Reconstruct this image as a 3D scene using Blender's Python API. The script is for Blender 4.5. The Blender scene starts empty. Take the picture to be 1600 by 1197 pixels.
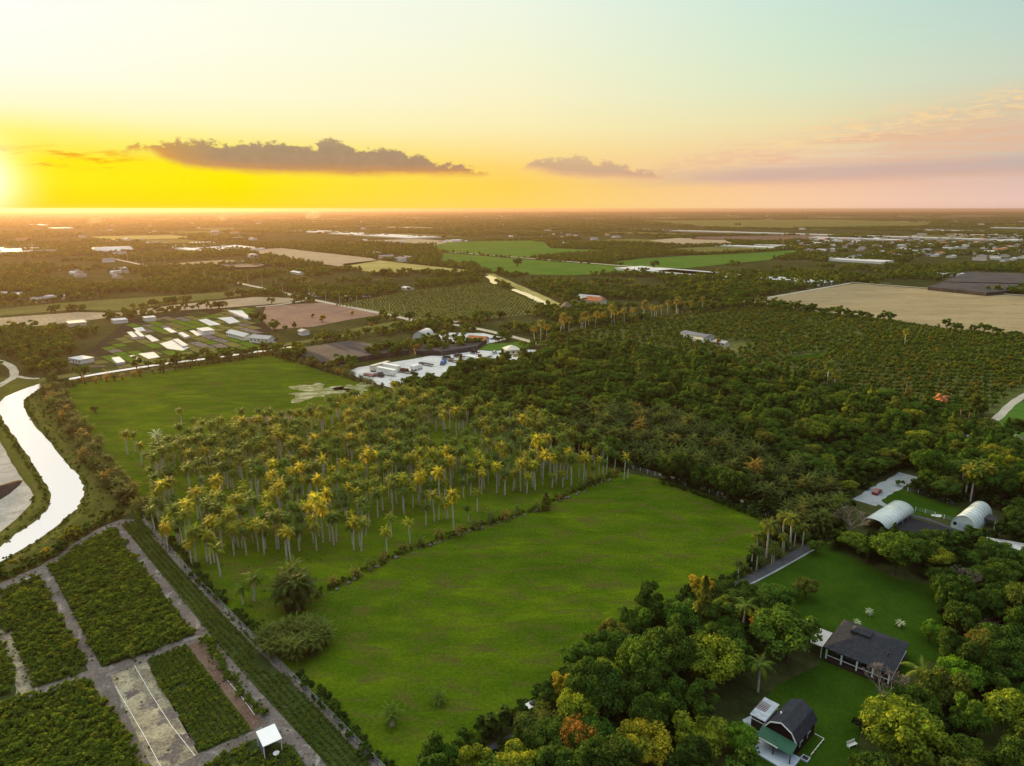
import bpy, math, random
import numpy as np
from mathutils import Vector, Matrix

R = math.radians
rnd = random.Random(7)
rng = np.random.default_rng(7)
scene = bpy.context.scene

# ------------------------------------------------------------------ camera
CAM_H = 90.0
FPX = 1067.0            # focal length in pixels of the 1600 px wide photograph
PITCH = R(14.31)
cam_d = bpy.data.cameras.new("camera")
cam_d.sensor_width = 36.0
cam_d.lens = FPX / 1600.0 * 36.0
cam_d.clip_start = 1.0
cam_d.clip_end = 200000.0
cam = bpy.data.objects.new("camera", cam_d)
scene.collection.objects.link(cam)
cam.location = (0, 0, CAM_H)
cam.rotation_euler = (R(90) - PITCH, 0, 0)
scene.camera = cam

# ------------------------------------------------------------------ exposure
scene.view_settings.view_transform = 'Standard'
scene.view_settings.look = 'None'
scene.view_settings.gamma = 1.0
scene.view_settings.use_curve_mapping = False
EXPO = 1.0
scene.view_settings.exposure = EXPO
scene.cycles.max_bounces = 6
scene.cycles.diffuse_bounces = 2
scene.cycles.glossy_bounces = 2
scene.cycles.transmission_bounces = 3
scene.cycles.volume_bounces = 0
scene.cycles.transparent_max_bounces = 8
scene.cycles.use_fast_gi = False

# ------------------------------------------------------------------ sun
SUN_AZ = R(-37.5)       # left of the view axis
SUN_EL = R(4.2)
sun_d = bpy.data.lights.new("sun", 'SUN')
sun_d.energy = 5.0
sun_d.color = (1.0, 0.66, 0.26)
sun_d.angle = R(2.2)
sun = bpy.data.objects.new("sun", sun_d)
scene.collection.objects.link(sun)
sdir = Vector((math.sin(SUN_AZ)*math.cos(SUN_EL), math.cos(SUN_AZ)*math.cos(SUN_EL), math.sin(SUN_EL)))
sun.rotation_euler = sdir.to_track_quat('Z', 'Y').to_euler()
sun.location = (0, 0, 300)

def s2l(c):
    out = []
    for v in c:
        v = v/255.0
        out.append(v/12.92 if v <= 0.04045 else ((v+0.055)/1.055)**2.4)
    return tuple(out)

# ------------------------------------------------------------------ sky (world)
world = bpy.data.worlds.new("World")
scene.world = world
world.use_nodes = True
nt = world.node_tree
nt.nodes.clear()

class NB:
    """small node-building helper"""
    def __init__(s, nt): s.nt = nt
    def n(s, typ, **kw):
        nd = s.nt.nodes.new(typ)
        for k, v in kw.items(): setattr(nd, k, v)
        return nd
    def link(s, a, b): s.nt.links.new(a, b)
    def put(s, v, sock):
        if v is None: return
        if hasattr(v, 'is_output') or hasattr(v, 'links'): s.nt.links.new(v, sock)
        else: sock.default_value = v
    def m(s, op, a, b=None, c=None, clamp=False):
        nd = s.n('ShaderNodeMath', operation=op, use_clamp=clamp)
        s.put(a, nd.inputs[0]); s.put(b, nd.inputs[1]); s.put(c, nd.inputs[2])
        return nd.outputs[0]
    def mr(s, v, a, b, c=0.0, d=1.0, smooth=False):
        nd = s.n('ShaderNodeMapRange', clamp=True, interpolation_type='SMOOTHSTEP' if smooth else 'LINEAR')
        s.put(v, nd.inputs['Value'])
        s.put(a, nd.inputs['From Min']); s.put(b, nd.inputs['From Max'])
        s.put(c, nd.inputs['To Min']); s.put(d, nd.inputs['To Max'])
        return nd.outputs['Result']
    def mix(s, f, a, b, blend='MIX'):
        nd = s.n('ShaderNodeMix', data_type='RGBA', blend_type=blend)
        s.put(f, nd.inputs[0])
        for v, k in ((a, 6), (b, 7)):
            if isinstance(v, tuple): v = (v[0], v[1], v[2], 1.0)
            s.put(v, nd.inputs[k])
        return nd.outputs[2]
    def ramp(s, fac, stops, interp='LINEAR'):
        nd = s.n('ShaderNodeValToRGB')
        cr = nd.color_ramp
        cr.interpolation = interp
        while len(cr.elements) < len(stops): cr.elements.new(0.5)
        for e, (p, c) in zip(cr.elements, sorted(stops, key=lambda q: q[0])):
            e.position = min(max(p, 0), 1)
            if not isinstance(c, tuple): c = (c, c, c)
            e.color = (c[0], c[1], c[2], 1)
        s.put(fac, nd.inputs[0])
        return nd.outputs[0]
    def noise(s, vec, scale, detail=4, rough=0.55, dist=0.0):
        nd = s.n('ShaderNodeTexNoise')
        s.put(vec, nd.inputs['Vector'])
        nd.inputs['Scale'].default_value = scale
        nd.inputs['Detail'].default_value = detail
        nd.inputs['Roughness'].default_value = rough
        nd.inputs['Distortion'].default_value = dist
        return nd.outputs['Fac']

def pix_dir(px, py):
    x = (px-800)/FPX; y = (598.5-py)/FPX
    cp, sp = math.cos(PITCH), math.sin(PITCH)
    return Vector((x, cp + y*sp, y*cp - sp)).normalized()
def azel(px, py):
    d = pix_dir(px, py)
    return math.degrees(math.atan2(d.x, d.y)), math.degrees(math.asin(d.z))

w = NB(nt)
tc = w.n('ShaderNodeTexCoord').outputs['Generated']
sep = w.n('ShaderNodeSeparateXYZ'); w.link(tc, sep.inputs[0])
X, Y, Z = sep.outputs
deg = 180/math.pi
AZ = w.m('MULTIPLY', w.m('ARCTAN2', X, Y), deg)
EL = w.m('MULTIPLY', w.m('ARCSINE', Z), deg)
t = w.mr(EL, -1.0, 31.0)
def tt(y): return (azel(800, y)[1] + 1.0)/32.0
cols = {
 0:   [(331,(255,205,0)),(315,(255,226,0)),(290,(255,238,30)),(262,(255,237,25)),(225,(255,246,120)),(190,(255,252,208)),(140,(255,255,240)),(60,(255,255,250)),(0,(255,255,252))],
 16:  [(331,(255,212,12)),(315,(255,226,4)),(285,(255,236,0)),(260,(255,232,30)),(235,(255,236,122)),(205,(255,246,182)),(160,(255,252,214)),(90,(255,254,230)),(0,(254,255,238))],
 37:  [(331,(255,212,105)),(320,(255,214,100)),(290,(255,212,90)),(262,(255,214,115)),(235,(255,226,148)),(200,(253,238,180)),(150,(251,243,200)),(90,(246,246,213)),(0,(240,247,228))],
 58:  [(331,(250,205,165)),(315,(251,206,162)),(290,(247,200,160)),(265,(240,205,172)),(235,(240,214,168)),(200,(236,224,176)),(150,(222,230,196)),(90,(212,231,205)),(0,(203,228,216))],
 74:  [(331,(226,190,180)),(315,(234,196,184)),(290,(222,190,180)),(265,(205,188,175)),(235,(212,193,172)),(200,(214,198,168)),(150,(204,212,192)),(90,(190,212,202)),(0,(175,205,204))],
 120: [(331,(95,90,105)),(290,(110,100,112)),(240,(115,112,125)),(150,(110,125,138)),(0,(105,130,148))],  # sky out of view, dimmed so things shade darker at the sides
}
AD = w.m('ABSOLUTE', w.m('SUBTRACT', AZ, -37.0))
keys = sorted(cols)
cur = None
for i, k in enumerate(keys):
    r = w.ramp(t, [(tt(y), s2l(c)) for y, c in cols[k]])
    cur = r if cur is None else w.mix(w.mr(AD, float(keys[i-1]), float(k)), cur, r)
# above the frame: zenith brightened as added fill light
zen = w.mix(w.mr(AD, 10.0, 120.0), (2.4, 2.3, 1.95), (0.95, 1.1, 1.3))
cur = w.mix(w.mr(EL, 20.0, 60.0, smooth=True), cur, zen)
# glow around the sun
sv = Vector((math.sin(R(-37.2))*math.cos(R(2.0)), math.cos(R(-37.2))*math.cos(R(2.0)), math.sin(R(2.0))))
dp = w.n('ShaderNodeVectorMath', operation='DOT_PRODUCT')
w.link(tc, dp.inputs[0]); dp.inputs[1].default_value = sv
ang = w.m('MULTIPLY', w.m('ARCCOSINE', w.m('MINIMUM', dp.outputs['Value'], 0.999999)), deg)
g1 = w.m('POWER', 2.718, w.m('MULTIPLY', w.m('POWER', w.m('DIVIDE', ang, 2.1), 2.0), -1.0))

# clouds --------------------------------------------------------------
uv = w.n('ShaderNodeCombineXYZ')
w.link(AZ, uv.inputs[0]); w.link(EL, uv.inputs[1])
UV = uv.outputs[0]
def scaled(sx, sy, oz=0.0):
    c = w.n('ShaderNodeCombineXYZ')
    w.link(w.m('MULTIPLY', AZ, sx), c.inputs[0]); w.link(w.m('MULTIPLY', EL, sy), c.inputs[1])
    c.inputs[2].default_value = oz
    return c.outputs[0]
def profile(pts, lo=0.0, hi=12.0):
    A = [azel(*p) for p in pts]
    return w.m('MULTIPLY', w.ramp(w.mr(AZ, -45.0, 45.0), [((a+45)/90, (e-lo)/(hi-lo)) for a, e in A]), hi-lo)
nz_f = w.noise(scaled(1.0, 1.5), 1.3, 6, 0.62)
nz_b = w.noise(scaled(0.5, 1.5, 3.3), 0.9, 4, 0.6)
nf = w.m('SUBTRACT', nz_f, 0.5); nb = w.m('SUBTRACT', nz_b, 0.5)
def cloud(top, bot, soft_t=0.30, soft_b=0.50, amp=2.0):
    T = w.m('ADD', w.m('ADD', profile(top), 0.28), w.m('MULTIPLY', nf, amp))
    B = w.m('ADD', profile(bot), w.m('MULTIPLY', nb, 0.5))
    a = w.mr(w.m('SUBTRACT', T, EL), 0.0, soft_t, smooth=True)
    b = w.mr(w.m('SUBTRACT', EL, B), -soft_b*0.5, soft_b, smooth=True)
    return w.m('MULTIPLY', a, b), T, B
topA = [(185,245),(205,232),(240,230),(275,225),(325,224),(345,230),(400,228),(440,226),(480,234),(495,235),(503,222),(515,217),(530,222),(555,238),(600,236),(630,242),(665,248),(675,259),(720,262),(755,272),(800,282)]
botA = [(185,238),(235,238),(262,252),(290,262),(350,268),(420,272),(520,274),(700,275),(755,274),(800,270)]
mA, TA, BA = cloud(topA, botA)
topB = [(800,290),(822,256),(860,251),(890,248),(902,246),(920,250),(935,259),(955,253),(975,264),(1015,271),(1060,290)]
botB = [(800,262),(830,266),(880,277),(940,280),(1020,281),(1060,278)]
mB, TB, BB = cloud(topB, botB, 0.40, 0.5, 1.6)
hA = w.mr(w.m('SUBTRACT', EL, BA), 0.0, 2.6)
colA = w.ramp(hA, [(0.0, s2l((236,150,70))),(0.13, s2l((205,140,90))),(0.35, s2l((168,133,110))),(0.75, s2l((160,136,112))),(1.0, s2l((172,150,118)))])
colA = w.mix(w.mr(AZ, -22.0, -30.0), colA, s2l((235,165,40)))
colA = w.mix(w.mr(nz_f, 0.35, 0.7, 0.0, 0.35), colA, s2l((190,158,125)))
# a thin sunlit rim along the top
rim = w.mr(w.m('SUBTRACT', TA, EL), 0.35, 0.0)
colA = w.mix(w.m('MULTIPLY', rim, 0.45), colA, s2l((238,190,110)))
hB = w.mr(w.m('SUBTRACT', EL, BB), 0.0, 1.5)
colB = w.ramp(hB, [(0.0, s2l((236,178,140))),(0.4, s2l((196,160,140))),(1.0, s2l((205,172,142)))])
# thin stretched streaks on the right
st = w.noise(scaled(0.10, 1.1, 1.0), 1.6, 5, 0.55, 0.6)
fine = w.noise(scaled(0.6, 2.6, 8.0), 1.4, 5, 0.6, 0.8)
line = w.m('SUBTRACT', EL, w.m('ADD', 3.1, w.m('MULTIPLY', w.m('SUBTRACT', AZ, 8.0), 0.135)))   # upper edge rises to the right
env = w.m('MULTIPLY', w.mr(line, 1.0, -0.6, smooth=True), w.mr(AZ, 4.0, 22.0, smooth=True))
env = w.m('MULTIPLY', env, w.mr(EL, 1.2, 2.4, smooth=True))
mS = w.m('MULTIPLY', w.mr(st, 0.36, 0.60), env)
mF = w.m('MULTIPLY', w.m('MULTIPLY', w.mr(fine, 0.46, 0.60), w.mr(w.m('ABSOLUTE', line), 1.6, 0.1)), w.mr(AZ, 3.0, 15.0))
gb = w.mr(w.m('ABSOLUTE', w.m('SUBTRACT', EL, w.m('ADD', 2.35, w.m('MULTIPLY', w.m('SUBTRACT', AZ, 10.0), 0.018)))), 0.95, 0.1, smooth=True)
gb = w.m('MULTIPLY', gb, w.mr(AZ, 4.0, 20.0, smooth=True))
# left wisps near the sun
wl = w.noise(scaled(0.35, 2.2, 5.0), 1.3, 5, 0.6, 0.3)
envl = w.m('MULTIPLY', w.mr(w.m('ABSOLUTE', w.m('SUBTRACT', EL, 3.3)), 1.1, 0.2, smooth=True), w.mr(AZ, -26.0, -30.0, smooth=True))
mL = w.m('MULTIPLY', w.mr(wl, 0.50, 0.64), envl)

cur = w.mix(w.m('MULTIPLY', mS, 0.7), cur, s2l((232,184,152)))
cur = w.mix(w.m('MULTIPLY', gb, 0.60), cur, s2l((196,172,166)))
cur = w.mix(w.m('MULTIPLY', mF, 0.8), cur, s2l((250,214,158)))
cur = w.mix(w.m('MULTIPLY', mL, 0.8), cur, s2l((245,160,30)))
cur = w.mix(w.m('MULTIPLY', mB, 0.75), cur, colB)
cur = w.mix(w.m('MULTIPLY', mA, 0.93), cur, colA)
cur = w.mix(w.m('MULTIPLY', g1, 1.0, clamp=True), cur, (1.5, 1.4, 1.0))
# below the horizon
cur = w.mix(w.mr(EL, 0.0, -0.6), cur, (0.12, 0.10, 0.07))
bg = w.n('ShaderNodeBackground')
w.link(cur, bg.inputs['Color'])
bg.inputs['Strength'].default_value = 1.0/(2**EXPO)
wo = w.n('ShaderNodeOutputWorld')
w.link(bg.outputs[0], wo.inputs['Surface'])
world.cycles.sampling_method = 'MANUAL'
world.cycles.sample_map_resolution = 512
# ================================================================== helpers
def G(px, py, z=0.0):
    """world point at height z seen at a place of the 1600x1197 photograph"""
    d = pix_dir(px, py)
    k = (z - CAM_H)/d.z
    return Vector((d.x*k, d.y*k, z))
def P(x, y, z=0.0):
    """inverse: photograph pixel of a world point"""
    cp, sp = math.cos(PITCH), math.sin(PITCH)
    zz = z - CAM_H
    f = y*cp - zz*sp; u = y*sp + zz*cp
    return 800 + FPX*x/f, 598.5 - FPX*u/f
def P_arr(x, y, z=0.0):
    cp, sp = math.cos(PITCH), math.sin(PITCH)
    zz = z - CAM_H
    f = y*cp - zz*sp; u = y*sp + zz*cp
    f = np.where(f < 1e-3, 1e-3, f)
    return 800 + FPX*x/f, 598.5 - FPX*u/f
def GP(pts, z=0.0): return [tuple(G(a, b, z))[:2] for a, b in pts]

def inpoly(x, y, poly):
    x = np.asarray(x); y = np.asarray(y)
    c = np.zeros(x.shape, bool)
    n = len(poly); j = n-1
    for i in range(n):
        xi, yi = poly[i]; xj, yj = poly[j]
        if yi != yj:
            c ^= ((yi > y) != (yj > y)) & (x < (xj-xi)*(y-yi)/(yj-yi)+xi)
        j = i
    return c
def seg_dist(x, y, line):
    d = np.full(np.shape(x), 1e9)
    for (ax, ay), (bx, by) in zip(line[:-1], line[1:]):
        vx, vy = bx-ax, by-ay
        L2 = vx*vx+vy*vy+1e-9
        t_ = np.clip(((x-ax)*vx+(y-ay)*vy)/L2, 0, 1)
        d = np.minimum(d, np.hypot(x-ax-t_*vx, y-ay-t_*vy))
    return d
_vn_tab = np.random.default_rng(3).random((256, 256))
def vnoise(x, y, s):
    """value noise for patchy planting densities"""
    x = np.asarray(x)/s; y = np.asarray(y)/s
    xi = np.floor(x).astype(int); yi = np.floor(y).astype(int)
    fx = x-xi; fy = y-yi
    fx = fx*fx*(3-2*fx); fy = fy*fy*(3-2*fy)
    g = lambda a, b: _vn_tab[a & 255, b & 255]
    return (g(xi, yi)*(1-fx)+g(xi+1, yi)*fx)*(1-fy)+(g(xi, yi+1)*(1-fx)+g(xi+1, yi+1)*fx)*fy

COL = scene.collection
def tag(o, label=None, cat=None, group=None, kind=None):
    if label: o["label"] = label
    if cat: o["category"] = cat
    if group: o["group"] = group
    if kind: o["kind"] = kind
    return o
def empty(name, loc, rz=0, label=None, cat=None, group=None):
    o = bpy.data.objects.new(name, None)
    o.empty_display_size = 0.5
    COL.objects.link(o); o.location = loc; o.rotation_euler = (0, 0, rz)
    return tag(o, label, cat, group)

class MB:
    def __init__(s): s.v = []; s.f = []; s.mi = []; s.cur = 0
    def add(s, vs, fs):
        b = len(s.v); s.v += [tuple(v) for v in vs]
        for f in fs: s.f.append(tuple(b+i for i in f)); s.mi.append(s.cur)
    def box(s, c, d, rz=0.0, taper=1.0):
        hx, hy, hz = d[0]/2, d[1]/2, d[2]/2
        vs = []
        for z, k in ((-hz, 1.0), (hz, taper)):
            for x, y in ((-hx, -hy), (hx, -hy), (hx, hy), (-hx, hy)):
                x2, y2 = x*k, y*k
                vs.append((c[0]+x2*math.cos(rz)-y2*math.sin(rz), c[1]+x2*math.sin(rz)+y2*math.cos(rz), c[2]+z))
        s.add(vs, [(3,2,1,0),(4,5,6,7),(0,1,5,4),(1,2,6,5),(2,3,7,6),(3,0,4,7)])
    def bar(s, a, b, w_, h=None):
        """square bar from a to b"""
        a = Vector(a); b = Vector(b); d = (b-a)
        if d.length < 1e-6: return
        d.normalize()
        up = Vector((0,0,1)) if abs(d.z) < 0.95 else Vector((1,0,0))
        sx = d.cross(up).normalized()*(w_/2); sy = sx.cross(d).normalized()*((h or w_)/2)
        vs = [a-sx-sy, a+sx-sy, a+sx+sy, a-sx+sy, b-sx-sy, b+sx-sy, b+sx+sy, b-sx+sy]
        s.add(vs, [(3,2,1,0),(4,5,6,7),(0,1,5,4),(1,2,6,5),(2,3,7,6),(3,0,4,7)])
    def tube(s, pts, rads, n=6, cap=True):
        b = len(s.v)
        pts = [Vector(p) for p in pts]
        for i, (p, r) in enumerate(zip(pts, rads)):
            d = (pts[min(i+1, len(pts)-1)]-pts[max(i-1, 0)]).normalized()
            up = Vector((0,1,0)) if abs(d.y) < 0.9 else Vector((1,0,0))
            sx = d.cross(up).normalized(); sy = d.cross(sx).normalized()
            for k in range(n):
                a = 2*math.pi*k/n
                s.v.append(tuple(p + sx*(r*math.cos(a)) + sy*(r*math.sin(a))))
        for i in range(len(pts)-1):
            for k in range(n):
                k2 = (k+1) % n
                s.f.append((b+i*n+k, b+i*n+k2, b+(i+1)*n+k2, b+(i+1)*n+k)); s.mi.append(s.cur)
        if cap:
            s.f.append(tuple(b+(len(pts)-1)*n+k for k in range(n))); s.mi.append(s.cur)
            s.f.append(tuple(b+k for k in reversed(range(n)))); s.mi.append(s.cur)
    def prism(s, prof, x0, x1, axis='x'):
        """closed (a,z) profile swept along an axis"""
        n = len(prof); vs = []
        for x in (x0, x1):
            for a, z in prof: vs.append((x, a, z) if axis == 'x' else (a, x, z))
        fs = [tuple(range(n)), tuple(reversed(range(n, 2*n)))]
        for i in range(n):
            j = (i+1) % n; fs.append((i, n+i, n+j, j))
        s.add(vs, fs)
    def mesh(s, name, mats, smooth=False):
        me = bpy.data.meshes.new(name)
        me.from_pydata(s.v, [], s.f)
        if not isinstance(mats, (list, tuple)): mats = [mats]
        for m_ in mats: me.materials.append(m_)
        if len(mats) > 1: me.polygons.foreach_set('material_index', s.mi)
        if smooth: me.polygons.foreach_set('use_smooth', [True]*len(me.polygons))
        me.update()
        return me
    def build(s, name, mats, parent=None, smooth=False):
        o = bpy.data.objects.new(name, s.mesh(name, mats, smooth))
        COL.objects.link(o)
        if parent: o.parent = parent
        return o

# ------------------------------------------------------------------ materials
def mat_base(name, rough=0.9, spec=0.2):
    m_ = bpy.data.materials.new(name); m_.use_nodes = True
    b = NB(m_.node_tree)
    p = m_.node_tree.nodes['Principled BSDF']
    p.inputs['Roughness'].default_value = rough
    p.inputs['Specular IOR Level'].default_value = spec
    return m_, b, p
def plain(name, c, rough=0.8, spec=0.3, metal=0.0, var=0.12, scale=0.8):
    m_, b, p = mat_base(name, rough, spec)
    o_ = b.n('ShaderNodeTexCoord').outputs['Object']
    f = b.noise(o_, scale, 4, 0.6)
    lo = tuple(v*(1-var*1.6) for v in c); hi = tuple(min(v*(1+var), 0.95) for v in c)
    b.link(b.mix(b.mr(f, 0.3, 0.7), lo, hi), p.inputs['Base Color'])
    p.inputs['Metallic'].default_value = metal
    return m_
def ground_mat(name, c1, c2, big=25.0, c3=None, c3_scale=12.0, c3_thr=0.62, fine=0.8, fine_amt=0.35, rows=None, rough=0.95, c3_soft=0.07, stretch=None, bump=0.0, contrast=None):
    """large-scale patches c1/c2, optional stains c3, fine grain, optional crop rows (angle, period, colour, width)"""
    m_, b, p = mat_base(name, rough, 0.0)
    o_ = b.n('ShaderNodeTexCoord').outputs['Object']
    vec = o_
    if stretch:
        mp = b.n('ShaderNodeMapping'); b.link(o_, mp.inputs[0])
        mp.inputs['Rotation'].default_value = (0, 0, stretch[0]); mp.inputs['Scale'].default_value = (1, stretch[1], 1)
        vec = mp.outputs[0]
    f = b.noise(vec, 1.0/big, 5, 0.6, 0.4)
    col = b.mix(b.mr(f, 0.40, 0.60), c1, c2)
    if contrast:
        f4 = b.noise(vec, 1.0/(big*3.1), 4, 0.6, 0.8)
        col = b.mix(b.mr(f4, 0.38, 0.62), b.mix(1.0, col, contrast[0], 'MULTIPLY'), b.mix(1.0, col, contrast[1], 'MULTIPLY'))
    f2 = b.noise(vec, 1.0/(big*0.22), 4, 0.6)
    col = b.mix(b.mr(f2, 0.3, 0.7, 0.0, 0.45), col, tuple(v*0.72 for v in c1))
    if c3:
        g_ = b.noise(vec, 1.0/c3_scale, 5, 0.65, 0.6)
        col = b.mix(b.mr(g_, c3_thr, c3_thr+c3_soft), col, c3)
    if rows:
        ang_, per, rc, rw = rows
        mp = b.n('ShaderNodeMapping'); b.link(o_, mp.inputs[0])
        mp.inputs['Rotation'].default_value = (0, 0, -ang_)
        sp_ = b.n('ShaderNodeSeparateXYZ'); b.link(mp.outputs[0], sp_.inputs[0])
        fr = b.m('FRACT', b.m('DIVIDE', b.m('ADD', sp_.outputs[1], b.m('MULTIPLY', f2, per*0.25)), per))
        k = b.mr(b.m('ABSOLUTE', b.m('SUBTRACT', fr, 0.5)), rw*0.5, rw*0.5-0.14, 0.0, 1.0)
        col = b.mix(b.m('MULTIPLY', k, b.mr(b.noise(o_, 0.3, 3), 0.25, 0.5)), col, rc)
    n3 = b.noise(o_, 1.0/fine, 3, 0.7)
    col = b.mix(fine_amt, col, b.mix(b.mr(n3, 0.3, 0.7), tuple(v*0.45 for v in c1), tuple(min(1, v*1.7) for v in c2)), 'MIX')
    b.link(col, p.inputs['Base Color'])
    if bump:
        bp = b.n('ShaderNodeBump'); bp.inputs['Strength'].default_value = bump; bp.inputs['Distance'].default_value = 0.3
        b.link(n3, bp.inputs['Height']); b.link(bp.outputs[0], p.inputs['Normal'])
    return m_
def leaf_mat(name, stops, trans=0.35, rough=0.8, spec=0.06, grain=0.9, hue_obj=True):
    """foliage: hue picked per plant (random) or by the plant's own colour, with light and dark clumps"""
    m_, b, p = mat_base(name, rough, spec)
    oi = b.n('ShaderNodeObjectInfo')
    tco = b.n('ShaderNodeTexCoord').outputs['Object']
    rnd_ = oi.outputs['Random']
    col = b.ramp(rnd_, stops)
    if hue_obj: col = b.mix(oi.outputs['Alpha'], col, oi.outputs['Color'])
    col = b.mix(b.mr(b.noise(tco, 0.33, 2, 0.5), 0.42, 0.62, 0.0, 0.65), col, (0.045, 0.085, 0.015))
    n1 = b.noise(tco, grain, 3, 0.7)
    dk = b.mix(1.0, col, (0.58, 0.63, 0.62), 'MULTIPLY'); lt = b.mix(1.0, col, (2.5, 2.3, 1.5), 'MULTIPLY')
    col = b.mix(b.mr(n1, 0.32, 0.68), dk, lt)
    nt_ = m_.node_tree
    b.link(col, p.inputs['Base Color'])
    tr = b.n('ShaderNodeBsdfTranslucent')
    b.link(b.mix(1.0, col, (1.5, 1.35, 0.5), 'MULTIPLY'), tr.inputs[0])
    mx = b.n('ShaderNodeMixShader'); mx.inputs[0].default_value = trans
    b.link(p.outputs[0], mx.inputs[1]); b.link(tr.outputs[0], mx.inputs[2])
    b.link(mx.outputs[0], nt_.nodes['Material Output'].inputs['Surface'])
    return m_

DG = (0.022, 0.050, 0.010); MG = (0.045, 0.090, 0.014); YG = (0.115, 0.150, 0.018); OL = (0.075, 0.080, 0.022); GO = (0.24, 0.17, 0.02); BR = (0.10, 0.062, 0.030)
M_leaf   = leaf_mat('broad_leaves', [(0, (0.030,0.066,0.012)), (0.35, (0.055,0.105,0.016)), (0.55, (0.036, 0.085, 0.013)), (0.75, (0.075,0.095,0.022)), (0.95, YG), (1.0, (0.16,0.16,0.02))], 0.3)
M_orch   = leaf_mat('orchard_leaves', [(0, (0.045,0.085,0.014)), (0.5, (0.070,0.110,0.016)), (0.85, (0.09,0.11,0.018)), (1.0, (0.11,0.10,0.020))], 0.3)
M_palm   = leaf_mat('palm_fronds', [(0, (0.050,0.095,0.014)), (0.5, (0.085,0.130,0.016)), (0.8, (0.15,0.16,0.018)), (1.0, (0.26,0.22,0.02))], 0.45, 0.65, 0.15)  # yellow stops put the gold of low sun into the fronds
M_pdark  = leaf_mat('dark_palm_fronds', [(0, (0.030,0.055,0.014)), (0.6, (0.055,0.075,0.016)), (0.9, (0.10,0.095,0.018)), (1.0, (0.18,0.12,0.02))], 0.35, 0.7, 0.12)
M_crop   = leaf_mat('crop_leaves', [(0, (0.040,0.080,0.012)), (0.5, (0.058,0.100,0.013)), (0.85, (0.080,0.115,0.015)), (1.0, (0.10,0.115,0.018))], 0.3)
M_grassb = leaf_mat('grass_blades', [(0, (0.06,0.12,0.01)), (1.0, (0.10,0.15,0.015))], 0.3)
M_silver = leaf_mat('silver_fronds', [(0, (0.30,0.36,0.34)), (1.0, (0.42,0.46,0.42))], 0.2, hue_obj=False)
M_bark   = plain('brown_bark', (0.085, 0.062, 0.042), 0.95, 0.1, var=0.3, scale=2)
M_palmbark = plain('pale_palm_bark', (0.50, 0.46, 0.38), 0.9, 0.1, var=0.25, scale=1.2)
M_shaft  = plain('green_crownshaft', (0.12, 0.19, 0.04), 0.5, 0.4)
M_twig   = plain('bare_grey_twigs', (0.26, 0.21, 0.17), 0.95, 0.1, var=0.25)
M_white  = plain('white_paint', (0.78, 0.78, 0.75), 0.5, 0.4, var=0.05)
M_concrete = plain('pale_concrete', (0.42, 0.41, 0.38), 0.9, 0.1, var=0.15)
M_dark   = plain('dark_grey_metal', (0.035, 0.036, 0.04), 0.6, 0.4)
M_tyre   = plain('black_rubber', (0.015, 0.015, 0.015), 0.9, 0.2)
M_glass  = plain('dark_glass', (0.02, 0.025, 0.03), 0.08, 0.8)
M_red    = plain('red_paint', (0.24, 0.012, 0.012), 0.35, 0.5, var=0.05)
M_blue   = plain('blue_paint', (0.05, 0.16, 0.38), 0.4, 0.5, var=0.05)
M_yellow = plain('yellow_paint', (0.55, 0.36, 0.04), 0.5, 0.4, var=0.05)
M_cream  = plain('cream_paint', (0.62, 0.57, 0.45), 0.6, 0.3, var=0.08)
M_wood   = plain('weathered_wood', (0.20, 0.15, 0.10), 0.9, 0.1, var=0.25)
M_darkwood = plain('dark_stained_wood', (0.035, 0.022, 0.016), 0.8, 0.2)
M_terra  = plain('orange_roof_tiles', (0.42, 0.16, 0.07), 0.9, 0.1, var=0.2)
M_thatch = plain('grey_thatch', (0.17, 0.14, 0.10), 1.0, 0.05, var=0.3, scale=3)
M_poly   = plain('milky_plastic_film', (0.55, 0.62, 0.58), 0.35, 0.5, var=0.1, scale=0.6)
M_polyw  = plain('white_ground_cover', (0.56, 0.56, 0.54), 0.8, 0.2, var=0.08, scale=0.3)
M_galv   = plain('galvanised_roof', (0.40, 0.45, 0.50), 0.4, 0.5, var=0.2, scale=0.7)

# ------------------------------------------------------------------ plants
def quads_mesh(name, V, F, mats, mi=None, smooth=False):
    V = np.asarray(V, np.float32); F = np.asarray(F, np.int32)
    me = bpy.data.meshes.new(name)
    n, k = F.shape
    me.vertices.add(len(V)); me.vertices.foreach_set('co', V.ravel())
    me.loops.add(n*k); me.loops.foreach_set('vertex_index', F.ravel())
    me.polygons.add(n); me.polygons.foreach_set('loop_start', np.arange(0, n*k, k, dtype=np.int32))
    me.polygons.foreach_set('loop_total', np.full(n, k, np.int32))
    if not isinstance(mats, (list, tuple)): mats = [mats]
    for m_ in mats: me.materials.append(m_)
    me.update(calc_edges=True); me.validate()
    return me

def leaf_cards(cent, nrm, size, r_):
    """one small bent-square leaf spray per centre, roughly facing nrm"""
    n = len(cent)
    t_ = r_.normal(size=(n, 3)); t_ -= (t_*nrm).sum(1)[:, None]*nrm
    t_ /= np.linalg.norm(t_, axis=1)[:, None]+1e-9
    b_ = np.cross(nrm, t_)
    s = (size*r_.uniform(0.6, 1.3, n))[:, None]
    a = cent - t_*s*0.5 - b_*s*0.28
    b2 = cent + t_*s*0.1 - b_*s*0.5 + nrm*s*0.12
    c = cent + t_*s*0.62
    d = cent + b_*s*0.5 - nrm*s*0.10
    V = np.stack([a, b2, c, d], 1).reshape(-1, 3)
    F = np.arange(4*n).reshape(n, 4)
    return V, F

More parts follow.
